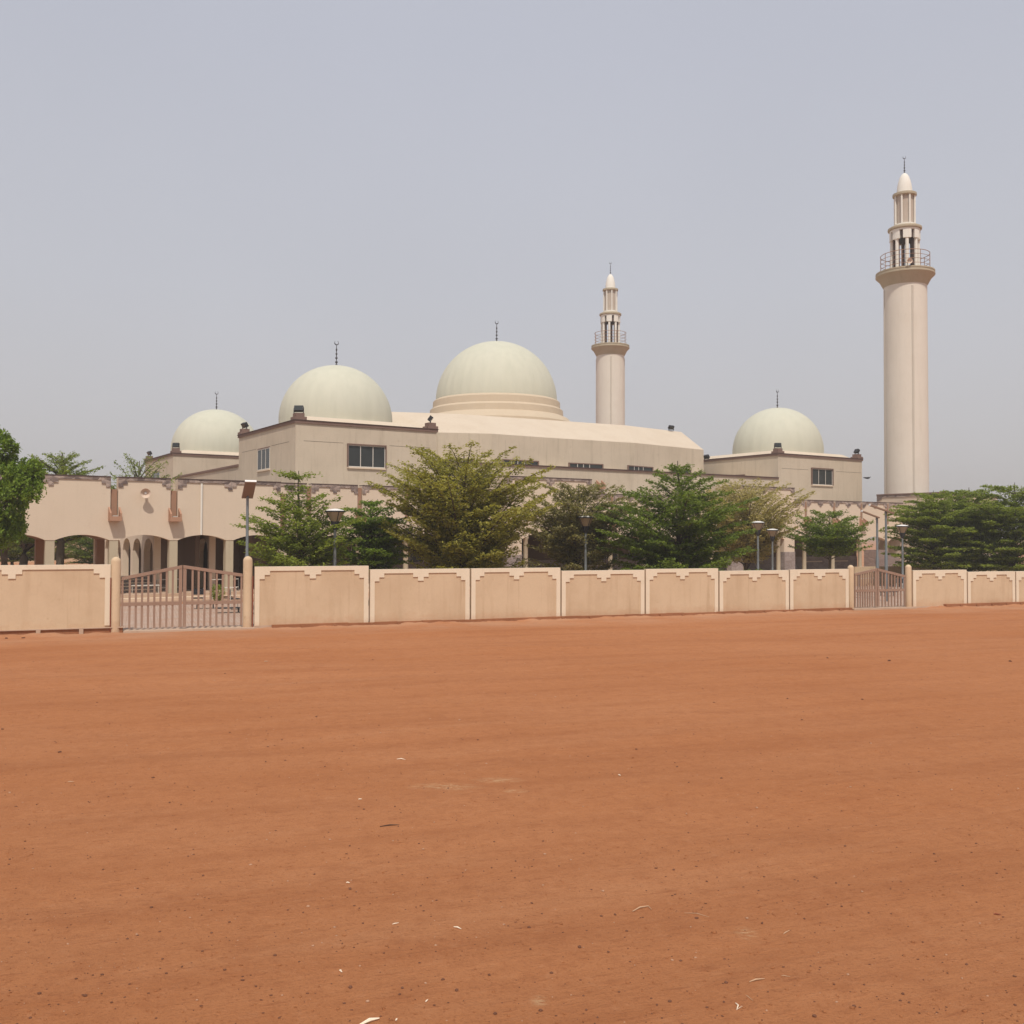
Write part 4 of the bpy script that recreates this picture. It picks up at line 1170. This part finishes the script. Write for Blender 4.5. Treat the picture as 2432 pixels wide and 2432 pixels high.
def leaves_mesh(P, rs, size, parent, mat, name='crown', flat=0.45, hang=0.0, extra=None):
    n = len(P)
    az = rs.uniform(0, 2*np.pi, n); L = size*rs.uniform(0.7, 1.35, n); Wd = L*0.5
    tx = rs.normal(0, flat, n); ty = rs.normal(0, flat, n)
    d = np.stack([np.cos(az), np.sin(az), tx-hang], -1); d /= np.linalg.norm(d, axis=1)[:,None]
    s = np.stack([-np.sin(az), np.cos(az), ty], -1); s /= np.linalg.norm(s, axis=1)[:,None]
    a = P-d*L[:,None]*.5; c = P+d*L[:,None]*.5
    b = P+s*Wd[:,None]*.5; e_ = P-s*Wd[:,None]*.5
    V = np.stack([a, b, c, e_], 1).reshape(-1, 3)
    Fq = np.arange(n*4).reshape(n, 4)
    return fast_mesh(name, V, Fq, mat, parent)

def tier_tree(px, Z, ytop, r, hbase, mat, label, seed, tiers=9, nb=8, slope=0.28, prof=None, trunk_r=0.13, spike=0, size=0.14, dens=1.0, lean=0.0, cat='tree', group='layered trees inside the forecourt', topf=0.93, tip=0.0):
    rnd = random.Random(seed); rs = np.random.RandomState(seed)
    top = at_depth(px, ytop, Z); base = Vector((top.x, top.y, 0)); H = top.z
    root = thing('tree', label, cat, (base.x, base.y, 0.0), 0, group)
    wood = M()
    def axis(z): return Vector((lean*z + 0.05*math.sin(z*1.3+seed), 0.05*math.cos(z*1.1+seed*2), z))
    n = 9
    zs = [H*0.97*i/n for i in range(n+1)]
    wood.tube([axis(z)-Vector((0,0,0.1 if z == 0 else 0)) for z in zs], [max(0.015, trunk_r*(1.25 if i == 0 else 1)*(1-i/(n+.5))**0.8) for i in range(n+1)], 9)
    P = []
    if prof is None: prof = lambda t: (0.55+0.45*math.sin(min(1, t*2.2)*math.pi/2))*(1-t)**0.55+0.08
    for ti in range(tiers):
        t = ti/(tiers-1) if tiers > 1 else 0
        z0 = hbase + (H-hbase)*(t**0.95)*topf + rnd.uniform(-.1, .1)
        k = nb if t < .8 else max(4, nb-3)
        a0 = rnd.uniform(0, 6.28)
        for j in range(k):
            az = a0+2*math.pi*j/k+rnd.uniform(-.28, .28)
            L = r*prof(t)*rnd.uniform(0.55, 1.14)
            sl = slope*rnd.uniform(0.6, 1.5)*(1+0.9*t)
            zst = max(0.2*hbase+0.5, z0-L*sl*0.9)
            start = axis(zst)
            dx, dy = math.cos(az), math.sin(az)
            curve = rnd.uniform(-0.06, 0.05)
            def pt(u):
                q = u*L
                return Vector((start.x+dx*q, start.y+dy*q, zst+(z0-zst)*math.sin(min(1,u*1.15)*math.pi/2)*0.8+ (z0-zst)*0.2*u + L*(tip*u*u*0.3+curve*u*u)))
            path = [pt(u) for u in (0, .2, .4, .6, .8, 1.0)]
            rr = max(0.010, trunk_r*0.32*L/r)
            wood.tube(path, [rr, rr*.85, rr*.65, rr*.5, rr*.3, .006], 5)
            step = 0.145
            q = 0.22*L
            while q < L:
                u = q/L; c = pt(u); tl = (0.40*L*(1-u)**0.75+0.16)*rnd.uniform(.7, 1.15)
                tl = min(tl, 0.95)
                for sd in (-1, 1):
                    aa = az+sd*R(rnd.uniform(42, 68)); ex, ey = math.cos(aa), math.sin(aa)
                    nl = max(3, int(tl/0.052*dens))
                    tt = rs.uniform(0.02, 1, nl)*tl
                    lift = rnd.uniform(-.02, .16)
                    X = np.stack([c.x+ex*tt, c.y+ey*tt, c.z+lift*tt], -1) + rs.normal(0, 1, (nl, 3))*np.array([.05, .05, .032])
                    P.append(X)
                q += step*rnd.uniform(.75, 1.3)
            nt_ = int(8*dens); e_ = pt(1.0)
            P.append(np.array([[e_.x, e_.y, e_.z]])+rs.normal(0, 1, (nt_, 3))*np.array([.08,.08,.05]))
    if spike:
        for sp_ in range(spike):
            az = rnd.uniform(0, 6.28)
            for q in np.linspace(0, .8, 9):
                c = axis(H*0.93)
                P.append(np.array([[c.x+math.cos(az)*q, c.y+math.sin(az)*q, H*0.90+0.25*q+.1]])+rs.normal(0, 1, (7, 3))*np.array([.09,.09,.06]))
    P = np.concatenate(P)
    wood.build('trunk', MAT['bark'], root, True)
    leaves_mesh(P, rs, size, root, mat)
    return root, len(P)
cone = lambda t: 0.93+0.07*math.sin(t*6) if t < .55 else max(.22, 1.0-(t-.55)/.45*0.80)
bowl = lambda t: 0.66+0.34*math.sin(min(1, t*1.5)*math.pi/2) - 0.45*max(0, t-.72)/.28
rnd_ = lambda t: 0.80+0.20*math.sin(min(1, t*2)*math.pi/2) if t < .5 else math.sqrt(max(0.06, 1-((t-.5)/.53)**2))
flatp = lambda t: 0.86+0.14*math.sin(t*math.pi) - 0.40*max(0, t-.78)/.22
tot = 0
def T(*a, **k):
    global tot
    r_, n_ = tier_tree(*a, **k); tot += n_; return r_
T(712, 38.5, 1108, 2.35, 1.7, LG, 'green tiered tree with a separate spiky tuft on top beside the large gate', 11, tiers=10, nb=10, prof=cone, slope=0.34, trunk_r=.12, spike=7, dens=1.15, tip=.3, topf=.80)
T(884, 41.0, 1180, 1.75, 1.5, LB, 'small rounded bright green tree between the first lamp post and the big olive tree', 12, tiers=10, nb=12, prof=rnd_, slope=0.28, trunk_r=.11, dens=1.3)
T(1100, 40.0, 1066, 3.65, 1.5, LO, 'large spreading olive yellow tree in the middle of the forecourt', 13, tiers=13, nb=14, prof=bowl, slope=0.42, trunk_r=.2, dens=1.25, tip=0.5)
T(1372, 45.0, 1140, 2.85, 1.6, LW, 'grey olive tree behind the lamp post, right of the large olive tree', 14, tiers=11, nb=13, prof=bowl, slope=0.36, trunk_r=.13, tip=0.4, dens=1.2)
T(1612, 43.0, 1084, 3.5, 1.15, LD, 'large dense dark green tree right of the middle, overlapping the gallery', 15, tiers=12, nb=11, prof=lambda t: 0.92+.08*math.sin(t*5) if t < .6 else max(.2, 1-(t-.6)/.4*.8), slope=0.30, trunk_r=.16, dens=1.3, tip=.25)
T(1772, 56.0, 1143, 3.5, 2.0, LP_, 'pale olive feathery tree behind the big dark green tree', 16, tiers=11, nb=12, prof=bowl, slope=0.40, trunk_r=.14, tip=0.6, dens=1.1)
T(1970, 52.0, 1214, 2.2, 2.3, LD, 'small flat topped dark green tree in front of the right gallery', 17, tiers=7, nb=12, prof=flatp, slope=0.28, trunk_r=.10, tip=.3, dens=1.2)
T(2216, 57.0, 1158, 2.9, 1.5, LG, 'wide green tree behind the right end of the wall, leftmost of its row', 18, tiers=11, nb=13, prof=flatp, slope=0.24, trunk_r=.13, dens=1.35)
T(2300, 58.5, 1150, 3.1, 1.3, LG, 'wide green tree behind the right end of the wall, middle of its row', 19, tiers=11, nb=13, prof=flatp, slope=0.24, trunk_r=.13, dens=1.35)
T(2408, 56.0, 1138, 3.2, 1.3, LG, 'wide green tree at the right edge of the picture', 20, tiers=11, nb=13, prof=flatp, slope=0.24, trunk_r=.13, dens=1.35)
T(1243, 40.5, 1318, 0.75, 1.15, LW, 'small young grey green sapling under the large olive tree', 21, tiers=4, nb=7, prof=flatp, slope=.4, trunk_r=.04, size=.10)
CG = 'trees in the inner court'
T(148, 57.0, 1066, 2.6, 2.9, LG, 'green tree in the inner court rising behind the left arcade', 22, tiers=10, nb=12, prof=flatp, slope=0.30, trunk_r=.30, tip=.4, dens=1.3, group=CG)
T(330, 60.0, 1086, 2.5, 3.4, LG, 'thin topped tree in the inner court behind the bay with the loudspeaker', 23, tiers=8, nb=9, prof=bowl, slope=0.5, trunk_r=.22, tip=.8, dens=.8, group=CG)
T(58, 59.0, 1105, 2.6, 2.7, LD, 'darker tree in the inner court at the far left', 24, tiers=9, nb=11, prof=flatp, slope=0.32, trunk_r=.28, group=CG, dens=1.2)
T(14, 66.0, 1150, 2.4, 2.5, LD, 'leftmost dark tree in the inner court seen under the arcade', 28, tiers=7, nb=9, prof=flatp, slope=0.32, trunk_r=.28, group=CG)
T(226, 76.0, 1228, 2.9, 0.8, LD, 'low dark tree far back in the inner court, right one', 25, tiers=9, nb=10, prof=rnd_, slope=0.3, trunk_r=.14, group=CG, dens=1.1)
T(120, 84.0, 1225, 3.1, 0.8, LW, 'low greyish tree far back in the inner court, middle one', 26, tiers=9, nb=10, prof=rnd_, slope=0.3, trunk_r=.14, group=CG, dens=1.1)
T(30, 80.0, 1225, 3.1, 0.8, LG, 'low green tree far back in the inner court, left one', 27, tiers=9, nb=10, prof=rnd_, slope=0.3, trunk_r=.14, group=CG, dens=1.1)
# clumpy hanging tree at the left edge
def clump_tree(px, Z, clumps, mat, label, seed, trunk_x):
    rs = np.random.RandomState(seed); rnd = random.Random(seed)
    b = at_depth(trunk_x, 1270, Z)
    root = thing('tree', label, 'tree', (b.x, b.y, 0), 0)
    wood = M(); wood.tube([(0,0,-.1),(0.05,0,1.2),(0.1,0.05,2.6),(0.2,0,4.2),(0.3,0,5.8)], [.2,.16,.14,.1,.04], 10)
    P = []
    for (cx, cy, rx, rz, dz) in clumps:
        c = at_depth(cx, cy, Z+dz); c = Vector((c.x-b.x, c.y-b.y, c.z))
        RX, RZ = rx*Z/F_PX, rz*Z/F_PX
        wood.tube([(0.1,0.03,min(2.8, c.z-.2)), (c.x*.5, c.y*.5, c.z*.5+1.5), tuple(c)], [.07,.045,.015], 6)
        n = 60
        for _ in range(n):
            v = rs.normal(0, 1, 3); v /= np.linalg.norm(v); v *= rs.uniform(.45, 1)**.5
            q = np.array([c.x+v[0]*RX, c.y+v[1]*RX, c.z+v[2]*RZ])
            L = rs.uniform(.2, .45); k_ = 42
            tt = rs.uniform(0, 1, k_); dirx = rs.normal(0, .3, 2)
            P.append(np.stack([q[0]+dirx[0]*tt*L, q[1]+dirx[1]*tt*L, q[2]-tt*L*0.9], -1)+rs.normal(0, .055, (k_, 3)))
    P = np.concatenate(P)
    wood.build('trunk', MAT['bark'], root, True)
    leaves_mesh(P, rs, .13, root, mat, flat=.8, hang=.7)
    return len(P)
tot += clump_tree(-30, 35.5, [(0,1062,40,42,0),(-40,1040,50,45,.4),(40,1130,58,36,0),(60,1155,42,30,-.4),(75,1110,28,24,0),(-5,1110,60,45,.5),(-30,1180,60,45,0),(20,1195,42,34,-.3),(5,1250,50,32,0),(32,1240,30,26,.2),(-60,1240,60,45,0)], LB, 'dense bright green tree with hanging foliage at the left edge of the picture', 31, -75)
print('leaves', tot)

# low wall and hedge far right, seen under the trees; back perimeter wall
def perim(p0, p1, h_, label):
    d = (p1-p0); L = d.length; ang = math.atan2(d.y, d.x)
    o = M().box(0, L, 0, 0.2, 0, h_).build('perimeter_wall', MAT['panel'], None, False, p0); o.rotation_euler = (0,0,ang)
    tag(o, label, 'wall')
perim(Vector((20.5,58,0)), Vector((46,72,0)), 1.15, 'low pale wall glimpsed under the trees at the right edge')
perim(W(-60, 62, 0), W(-13, 62, 0), 1.8, 'pale back wall of the inner court glimpsed through the left arches')
rs2 = np.random.RandomState(77)
def shrub(x, Z, r, hgt, mat, label, seed, n=520):
    p = at_depth(x, 1400, Z); rs = np.random.RandomState(seed)
    root = thing('shrub', label, 'shrub', (p.x, p.y, 0), 0, 'small shrubs around the mosque')
    v = rs.normal(0, 1, (n, 3)); v /= np.linalg.norm(v, axis=1)[:,None]; v *= rs.uniform(.3, 1, (n,1))**.5
    P = v*np.array([r, r, hgt*.5])+np.array([0,0,hgt*.55])
    leaves_mesh(P, rs, .11, root, mat, 'foliage', .8)
    M().tube([(0,0,-.05),(0,0,hgt*.6)], .03, 5).build('stem', MAT['bark'], root)
shrub(516, 42.5, .34, .8, LG, 'small green shrub seen through the right leaf of the large gate', 5)

# forecourt odds and ends behind the large gate
def table(x, y, w_, h_, label, d=.45, mat='steel'):
    p = gp(x, y); o = thing('metal_table', label, 'table', (p.x, p.y, 0.012), WTH)
    M().box(-w_/2, w_/2, -d/2, d/2, h_-.03, h_).build('table_top', MAT[mat], o)
    for sx in (-1, 1):
        for sy in (-1, 1):
            M().tube([(sx*(w_/2-.04), sy*(d/2-.04), 0), (sx*(w_/2-.04), sy*(d/2-.04), h_-.03)], .018, 5).build('leg', MAT[mat], o)
table(532, 1424, 1.1, .55, 'pale metal table frame seen through the right leaf of the large gate', .4, 'mullion')
table(487, 1446, .7, .22, 'low dark bench on the paving behind the middle of the large gate', .35, 'dark_steel')
table(540, 1456, .9, .20, 'low dark frame lying on the paving behind the right of the large gate', .45, 'dark_steel')
table(345, 1424, 1.2, .65, 'metal rack on the gallery edge behind the left leaf of the large gate', .4, 'mullion')
table(2112, 1416, .9, .22, 'low dark bench on the paving behind the far gate', .35, 'dark_steel')
o = M().box(-5, 4.6, -.09, .09, 0, .09).build('kerb', MAT['footing_pale'], None, False, gp(420, 1431)); o.rotation_euler = (0,0,TH); tag(o, 'pale kerb line across the paving behind the large gate', 'kerb')
def chair(x, y, yaw, label):
    p = gp(x, y); o = thing('metal_chair', label, 'chair', (p.x, p.y, 0.012), yaw, 'metal chairs on the forecourt paving')
    M().box(-.21, .21, -.2, .2, .42, .45).build('seat', MAT['dark_steel'], o)
    M().box(-.21, .21, .18, .21, .58, .82).build('backrest', MAT['dark_steel'], o)
    for sx in (-1, 1):
        M().tube([(sx*.2, -.19, 0), (sx*.2, -.19, .42)], .014, 5).build('leg', MAT['mullion'], o)
        M().tube([(sx*.2, .2, 0), (sx*.2, .195, .84)], .014, 5).build('leg', MAT['mullion'], o)
chair(470, 1447, R(200), 'dark metal chair just right of the middle of the large gate')
chair(556, 1449, R(120), 'dark metal chair near the right post of the large gate')
chair(2130, 1412, R(200), 'dark metal chair seen through the right leaf of the far gate')
def railing(x0, x1, y, label, h_=.85):
    p, q = gp(x0, y), gp(x1, y-3); d = q-p; L = d.length
    o = thing('metal_railing', label, 'railing', (p.x, p.y, 0.012), math.atan2(d.y, d.x))
    for z in (h_, h_*.55): M().tube([(0,0,z),(L,0,z)], .022, 6).build('rail', MAT['mullion'], o)
    n_ = max(2, int(L/.9)+1)
    for i in range(n_): M().tube([(L*i/(n_-1),0,0),(L*i/(n_-1),0,h_)], .02, 6).build('post', MAT['steel'], o)
railing(372, 432, 1421, 'pale metal railing in front of the gallery left of the gate middle')
railing(498, 566, 1421, 'pale metal railing in front of the gallery right of the gate middle')
railing(2040, 2090, 1394, 'pale metal railing behind the left leaf of the far gate')
# soil strip
_s = M(); _q = [ORG+AX*gx[2]+BX*-5.55, ORG+AX*(gx[6]+1)+BX*-5.55, ORG+AX*(gx[6]+1)+BX*-3.2, ORG+AX*gx[2]+BX*-3.2]
_s.quad(*[(p.x, p.y, 0.016) for p in _q]); structure(_s.build('planting_bed', MAT['ground']))

# ------------------------------------------------------------------ stones, twigs and scraps on the dirt
SM = plaster('laterite_stone', (0.17,0.075,0.045), (0.5,0.5,0.5), .5, .1, 30, .5)
SM2 = plaster('pale_laterite_stone', (0.46,0.27,0.17), (0.6,0.55,0.5), .4, .1, 30, .5)
def rock_verts(rs, r):
    g = (1+5**.5)/2
    V = np.array([(-1,g,0),(1,g,0),(-1,-g,0),(1,-g,0),(0,-1,g),(0,1,g),(0,-1,-g),(0,1,-g),(g,0,-1),(g,0,1),(-g,0,-1),(-g,0,1)], float)/1.9
    return V*(1+rs.uniform(-.22,.22,(12,1)))*np.array([rs.uniform(.8,1.4), rs.uniform(.8,1.2), rs.uniform(.45,.8)])*r
IF = np.array([(0,11,5),(0,5,1),(0,1,7),(0,7,10),(0,10,11),(1,5,9),(5,11,4),(11,10,2),(10,7,6),(7,1,8),(3,9,4),(3,4,2),(3,2,6),(3,6,8),(3,8,9),(4,9,5),(2,4,11),(6,2,10),(8,6,7),(9,8,1)])
rs = np.random.RandomState(9)
rock_meshes = []
for i in range(6):
    V = rock_verts(rs, 1.0); me = bpy.data.meshes.new('stone'); me.from_pydata(V.tolist(), [], IF.tolist()); me.materials.append(SM if i < 4 else SM2); rock_meshes.append(me)
def stones(lst, sc, ox, oy, pale=False):
    for (x, y, d) in lst:
        p = gp(ox+x/sc, oy+y/sc); r = d*p.y/F_PX*0.40
        o = bpy.data.objects.new('stone', rock_meshes[rs.randint(4) if not pale else 4+rs.randint(2)]); COL.objects.link(o)
        o.location = (p.x, p.y, float(gz(p.x, p.y))+r*.25); o.scale = (r, r, r); o.rotation_euler = (0,0,rs.uniform(0,6.28))
        if pale: tag(o, 'small pale stone lying on the red dirt', 'stone', 'pale stones on the red dirt')
        else: tag(o, 'small dark laterite stone lying on the red dirt', 'stone', 'dark stones on the red dirt')
stones([(398,543,6),(575,528,6),(113,902,7),(318,988,12),(1360,1072,9),(1838,1143,9),(392,1190,9),(1635,1340,12),(1798,1364,10),(320,1562,13),(617,1565,12),(928,1577,12),(1115,1490,9),(1150,1713,12),(1410,1693,12),(1673,1692,10),(1737,1735,9),(1050,140,6),(880,420,6),(1285,467,5),(1480,671,6),(1243,887,5),(1084,888,5),(870,776,5),(1160,818,5),(668,1349,6),(1094,1345,6)], 2.415, 700, 1700)
stones([(945,27,9),(737,762,9),(750,1538,10),(800,618,7),(980,881,6)], 2.415, 700, 1700, True)
stones([(320,327,7),(370,400,8),(208,343,8),(475,187,6),(1052,223,8),(1490,265,8),(1497,308,8),(900,380,6),(1070,427,7),(643,610,10),(1647,693,7),(1487,769,8),(1650,808,9),(900,1068,14),(1335,958,10),(1095,1020,12),(1885,868,10),(530,257,5),(450,909,7),(447,1070,8),(1555,852,6)], 2.073, 1500, 1900)
stones([(1135,463,9),(200,790,11),(1065,862,11)], 2.073, 1500, 1900, True)
stones([(33,36,9),(118,34,9),(12,497,8),(865,871,7),(1355,665,7),(1147,217,6),(305,616,11),(780,747,9),(1613,441,6),(923,881,6),(1455,655,6),(150,981,6),(896,1011,6),(1855,912,6),(1356,546,5),(1438,548,6)], 2.147, 0, 1500)
stones([(1430,236,9),(1880,234,9),(1200,228,8),(1105,451,7),(1330,383,7),(488,561,7),(640,627,6),(805,678,7),(1051,380,6),(777,390,6)], 1.568, 1200, 1420)
# fine loose grit as one mass
n = 4200
gy = 5.6+ (33-5.6)*rs.uniform(0, 1, n)**1.6; gx_ = rs.uniform(-1, 1, n)*(gy*0.56+1.0)
dd = -math.sin(WTH)*gx_+math.cos(WTH)*gy-WD
ok = dd < -0.3; gx_, gy = gx_[ok], gy[ok]
V, Fq = [], []
for i in range(len(gy)):
    r = np.clip(rs.lognormal(math.log(.0055), .38), .0025, .015)
    V.append(rock_verts(rs, r)+np.array([gx_[i], gy[i], float(gz(gx_[i], gy[i]))+r*.2])); Fq.append(IF+12*i)
stuff(fast_mesh('gravel', np.concatenate(V), np.concatenate(Fq), [SM]))
V, Fq = [], []; n = 9000
gy = 5.6+(20-5.6)*rs.uniform(0, 1, n)**1.7; gx_ = rs.uniform(-1, 1, n)*(gy*0.56+.6)
zz_ = gz(gx_, gy)
for i in range(n):
    r = np.clip(rs.lognormal(math.log(.0048), .45), .002, .016)
    V.append(rock_verts(rs, r)+np.array([gx_[i], gy[i], zz_[i]+r*.15])); Fq.append(IF+12*i)
stuff(fast_mesh('dirt_crumbs', np.concatenate(V), np.concatenate(Fq), [MAT['ground']]))
# pale grit
V, Fq = [], []; n = 900
gy = 5.6+(33-5.6)*rs.uniform(0, 1, n)**1.5; gx_ = rs.uniform(-1, 1, n)*(gy*0.56+1.0)
dd = -math.sin(WTH)*gx_+math.cos(WTH)*gy-WD
ok = dd < -0.3; gx_, gy = gx_[ok], gy[ok]
for i in range(len(gy)):
    r = np.clip(rs.lognormal(math.log(.0055), .45), .003, .016)
    V.append(rock_verts(rs, r)+np.array([gx_[i], gy[i], float(gz(gx_[i], gy[i]))+r*.2])); Fq.append(IF+12*i)
stuff(fast_mesh('pale_grit', np.concatenate(V), np.concatenate(Fq), [SM2]))
def twig(pts, sc, ox, oy, rpx, mat, label, name='twig', cat='twig'):
    P = [gp(ox+x/sc, oy+y/sc) for x, y in pts]; c = P[0].copy()
    r = rpx*0.8*P[0].y/F_PX
    path = [(p.x-c.x, p.y-c.y, float(gz(p.x, p.y))+r*.9+0.004*(i % 2)) for i, p in enumerate(P)]
    if len(path) == 2:
        a_, b_ = path; path = [tuple(a_[j]+(b_[j]-a_[j])*f for j in range(3)) for f in (0, .3, .65, 1)]
        path[1] = (path[1][0]+r*.5, path[1][1]+r*1.5, path[1][2])
    rr = [r*.55]+[r*1.1, r*.8]*((len(path)-1)//2)
    rr = (rr+[r]*len(path))[:len(path)-1]+[r*.35]
    o = M().tube(path, rr, 6).build(name, MAT[mat], None, True, (c.x, c.y, 0)); tag(o, label, cat)
twig([(488,643),(545,637),(600,634)], 2.415, 700, 1700, 1.6, 'twig_dark', 'thin straight dark stick on the dirt left of the middle')
twig([(5,552),(40,535),(82,526),(97,545)], 2.073, 1500, 1900, 2.0, 'twig', 'curled pale dry leaf stalk on the dirt right of the middle')
twig([(260,560),(320,565),(382,582)], 2.073, 1500, 1900, .9, 'twig', 'long thin straw right of the curled dry leaf stalk')
twig([(580,905),(612,896),(655,889)], 2.073, 1500, 1900, 2.2, 'twig', 'pale flat dry husk near the lower right')
twig([(748,662),(778,644)], 2.073, 1500, 1900, 1.5, 'twig', 'short pale twig pointing up to the right')
twig([(738,872),(782,881)], 2.073, 1500, 1900, 1.1, 'twig', 'short pale twig with a dark end near the pale husk')
twig([(562,968),(598,998)], 2.073, 1500, 1900, .9, 'twig', 'thin pale straw just below the flat husk')
twig([(1783,568),(1818,573)], 2.073, 1500, 1900, 2.0, 'rust_and_shadow', 'short rusty red stick near the right edge', 'stick', 'stick')
twig([(512,1008),(525,1022),(518,1040),(538,1030)], 2.073, 1500, 1900, 2.0, 'scrap', 'bright curled scrap on the dirt at the lower right', 'scrap', 'litter')
twig([(345,769),(376,769)], 2.147, 0, 1500, 1.6, 'twig', 'short pale stick at the left side of the dirt')
twig([(1347,152),(1368,152)], 2.147, 0, 1500, 1.4, 'twig', 'tiny pale stick in front of the gate')
twig([(585,246),(610,244),(635,248)], 2.415, 700, 1700, 1.3, 'scrap', 'pale torn scrap above the two cement stains', 'scrap', 'litter')
twig([(560,1200),(597,1194)], 2.415, 700, 1700, 1.4, 'scrap', 'left one of two pale scraps in the lower middle', 'scrap', 'litter')
twig([(912,1214),(935,1220),(955,1228)], 2.415, 700, 1700, 2.0, 'scrap', 'right one of two pale scraps in the lower middle', 'scrap', 'litter')
twig([(255,1468),(272,1480)], 2.415, 700, 1700, 2.4, 'scrap', 'pale chip on the lower left dirt', 'scrap', 'litter')
twig([(750,1650),(764,1640)], 2.415, 700, 1700, 2.0, 'scrap', 'bright chip at the bottom middle', 'scrap', 'litter')
twig([(370,1785),(430,1760),(485,1748)], 2.415, 700, 1700, 5.2, 'scrap', 'largest white scrap cut by the bottom edge', 'scrap', 'litter')
twig([(578,1756),(588,1748)], 2.415, 700, 1700, 2.4, 'scrap', 'small white chip right of the largest white scrap', 'scrap', 'litter')
twig([(1855,342),(1870,350)], 2.415, 700, 1700, 1.8, 'scrap', 'pale chip right of the cement stains', 'scrap', 'litter')
twig([(365,484),(385,485)], 2.415, 700, 1700, 1.6, 'scrap', 'pale chip left of the cement stains', 'scrap', 'litter')
twig([(295,953),(316,957)], 2.415, 700, 1700, 2.0, 'scrap', 'pale chip on the dirt left of the middle, above a dark stone', 'scrap', 'litter')

# ------------------------------------------------------------------ dusty air
hz = M().box(-4200, 4200, -400, 4200, -1.0, 36.5).build('haze', plain('dusty_air', (1,1,1)))
hm_ = hz.data.materials[0]; ht = hm_.node_tree; ht.nodes.clear()
ho = ht.nodes.new('ShaderNodeOutputMaterial'); hv = ht.nodes.new('ShaderNodeVolumePrincipled')
hv.inputs['Color'].default_value = (0.98, 0.93, 0.87, 1); hv.inputs['Density'].default_value = 0.0011
hv.inputs['Anisotropy'].default_value = 0.2
ht.links.new(hv.outputs[0], ho.inputs['Volume'])
stuff(hz)
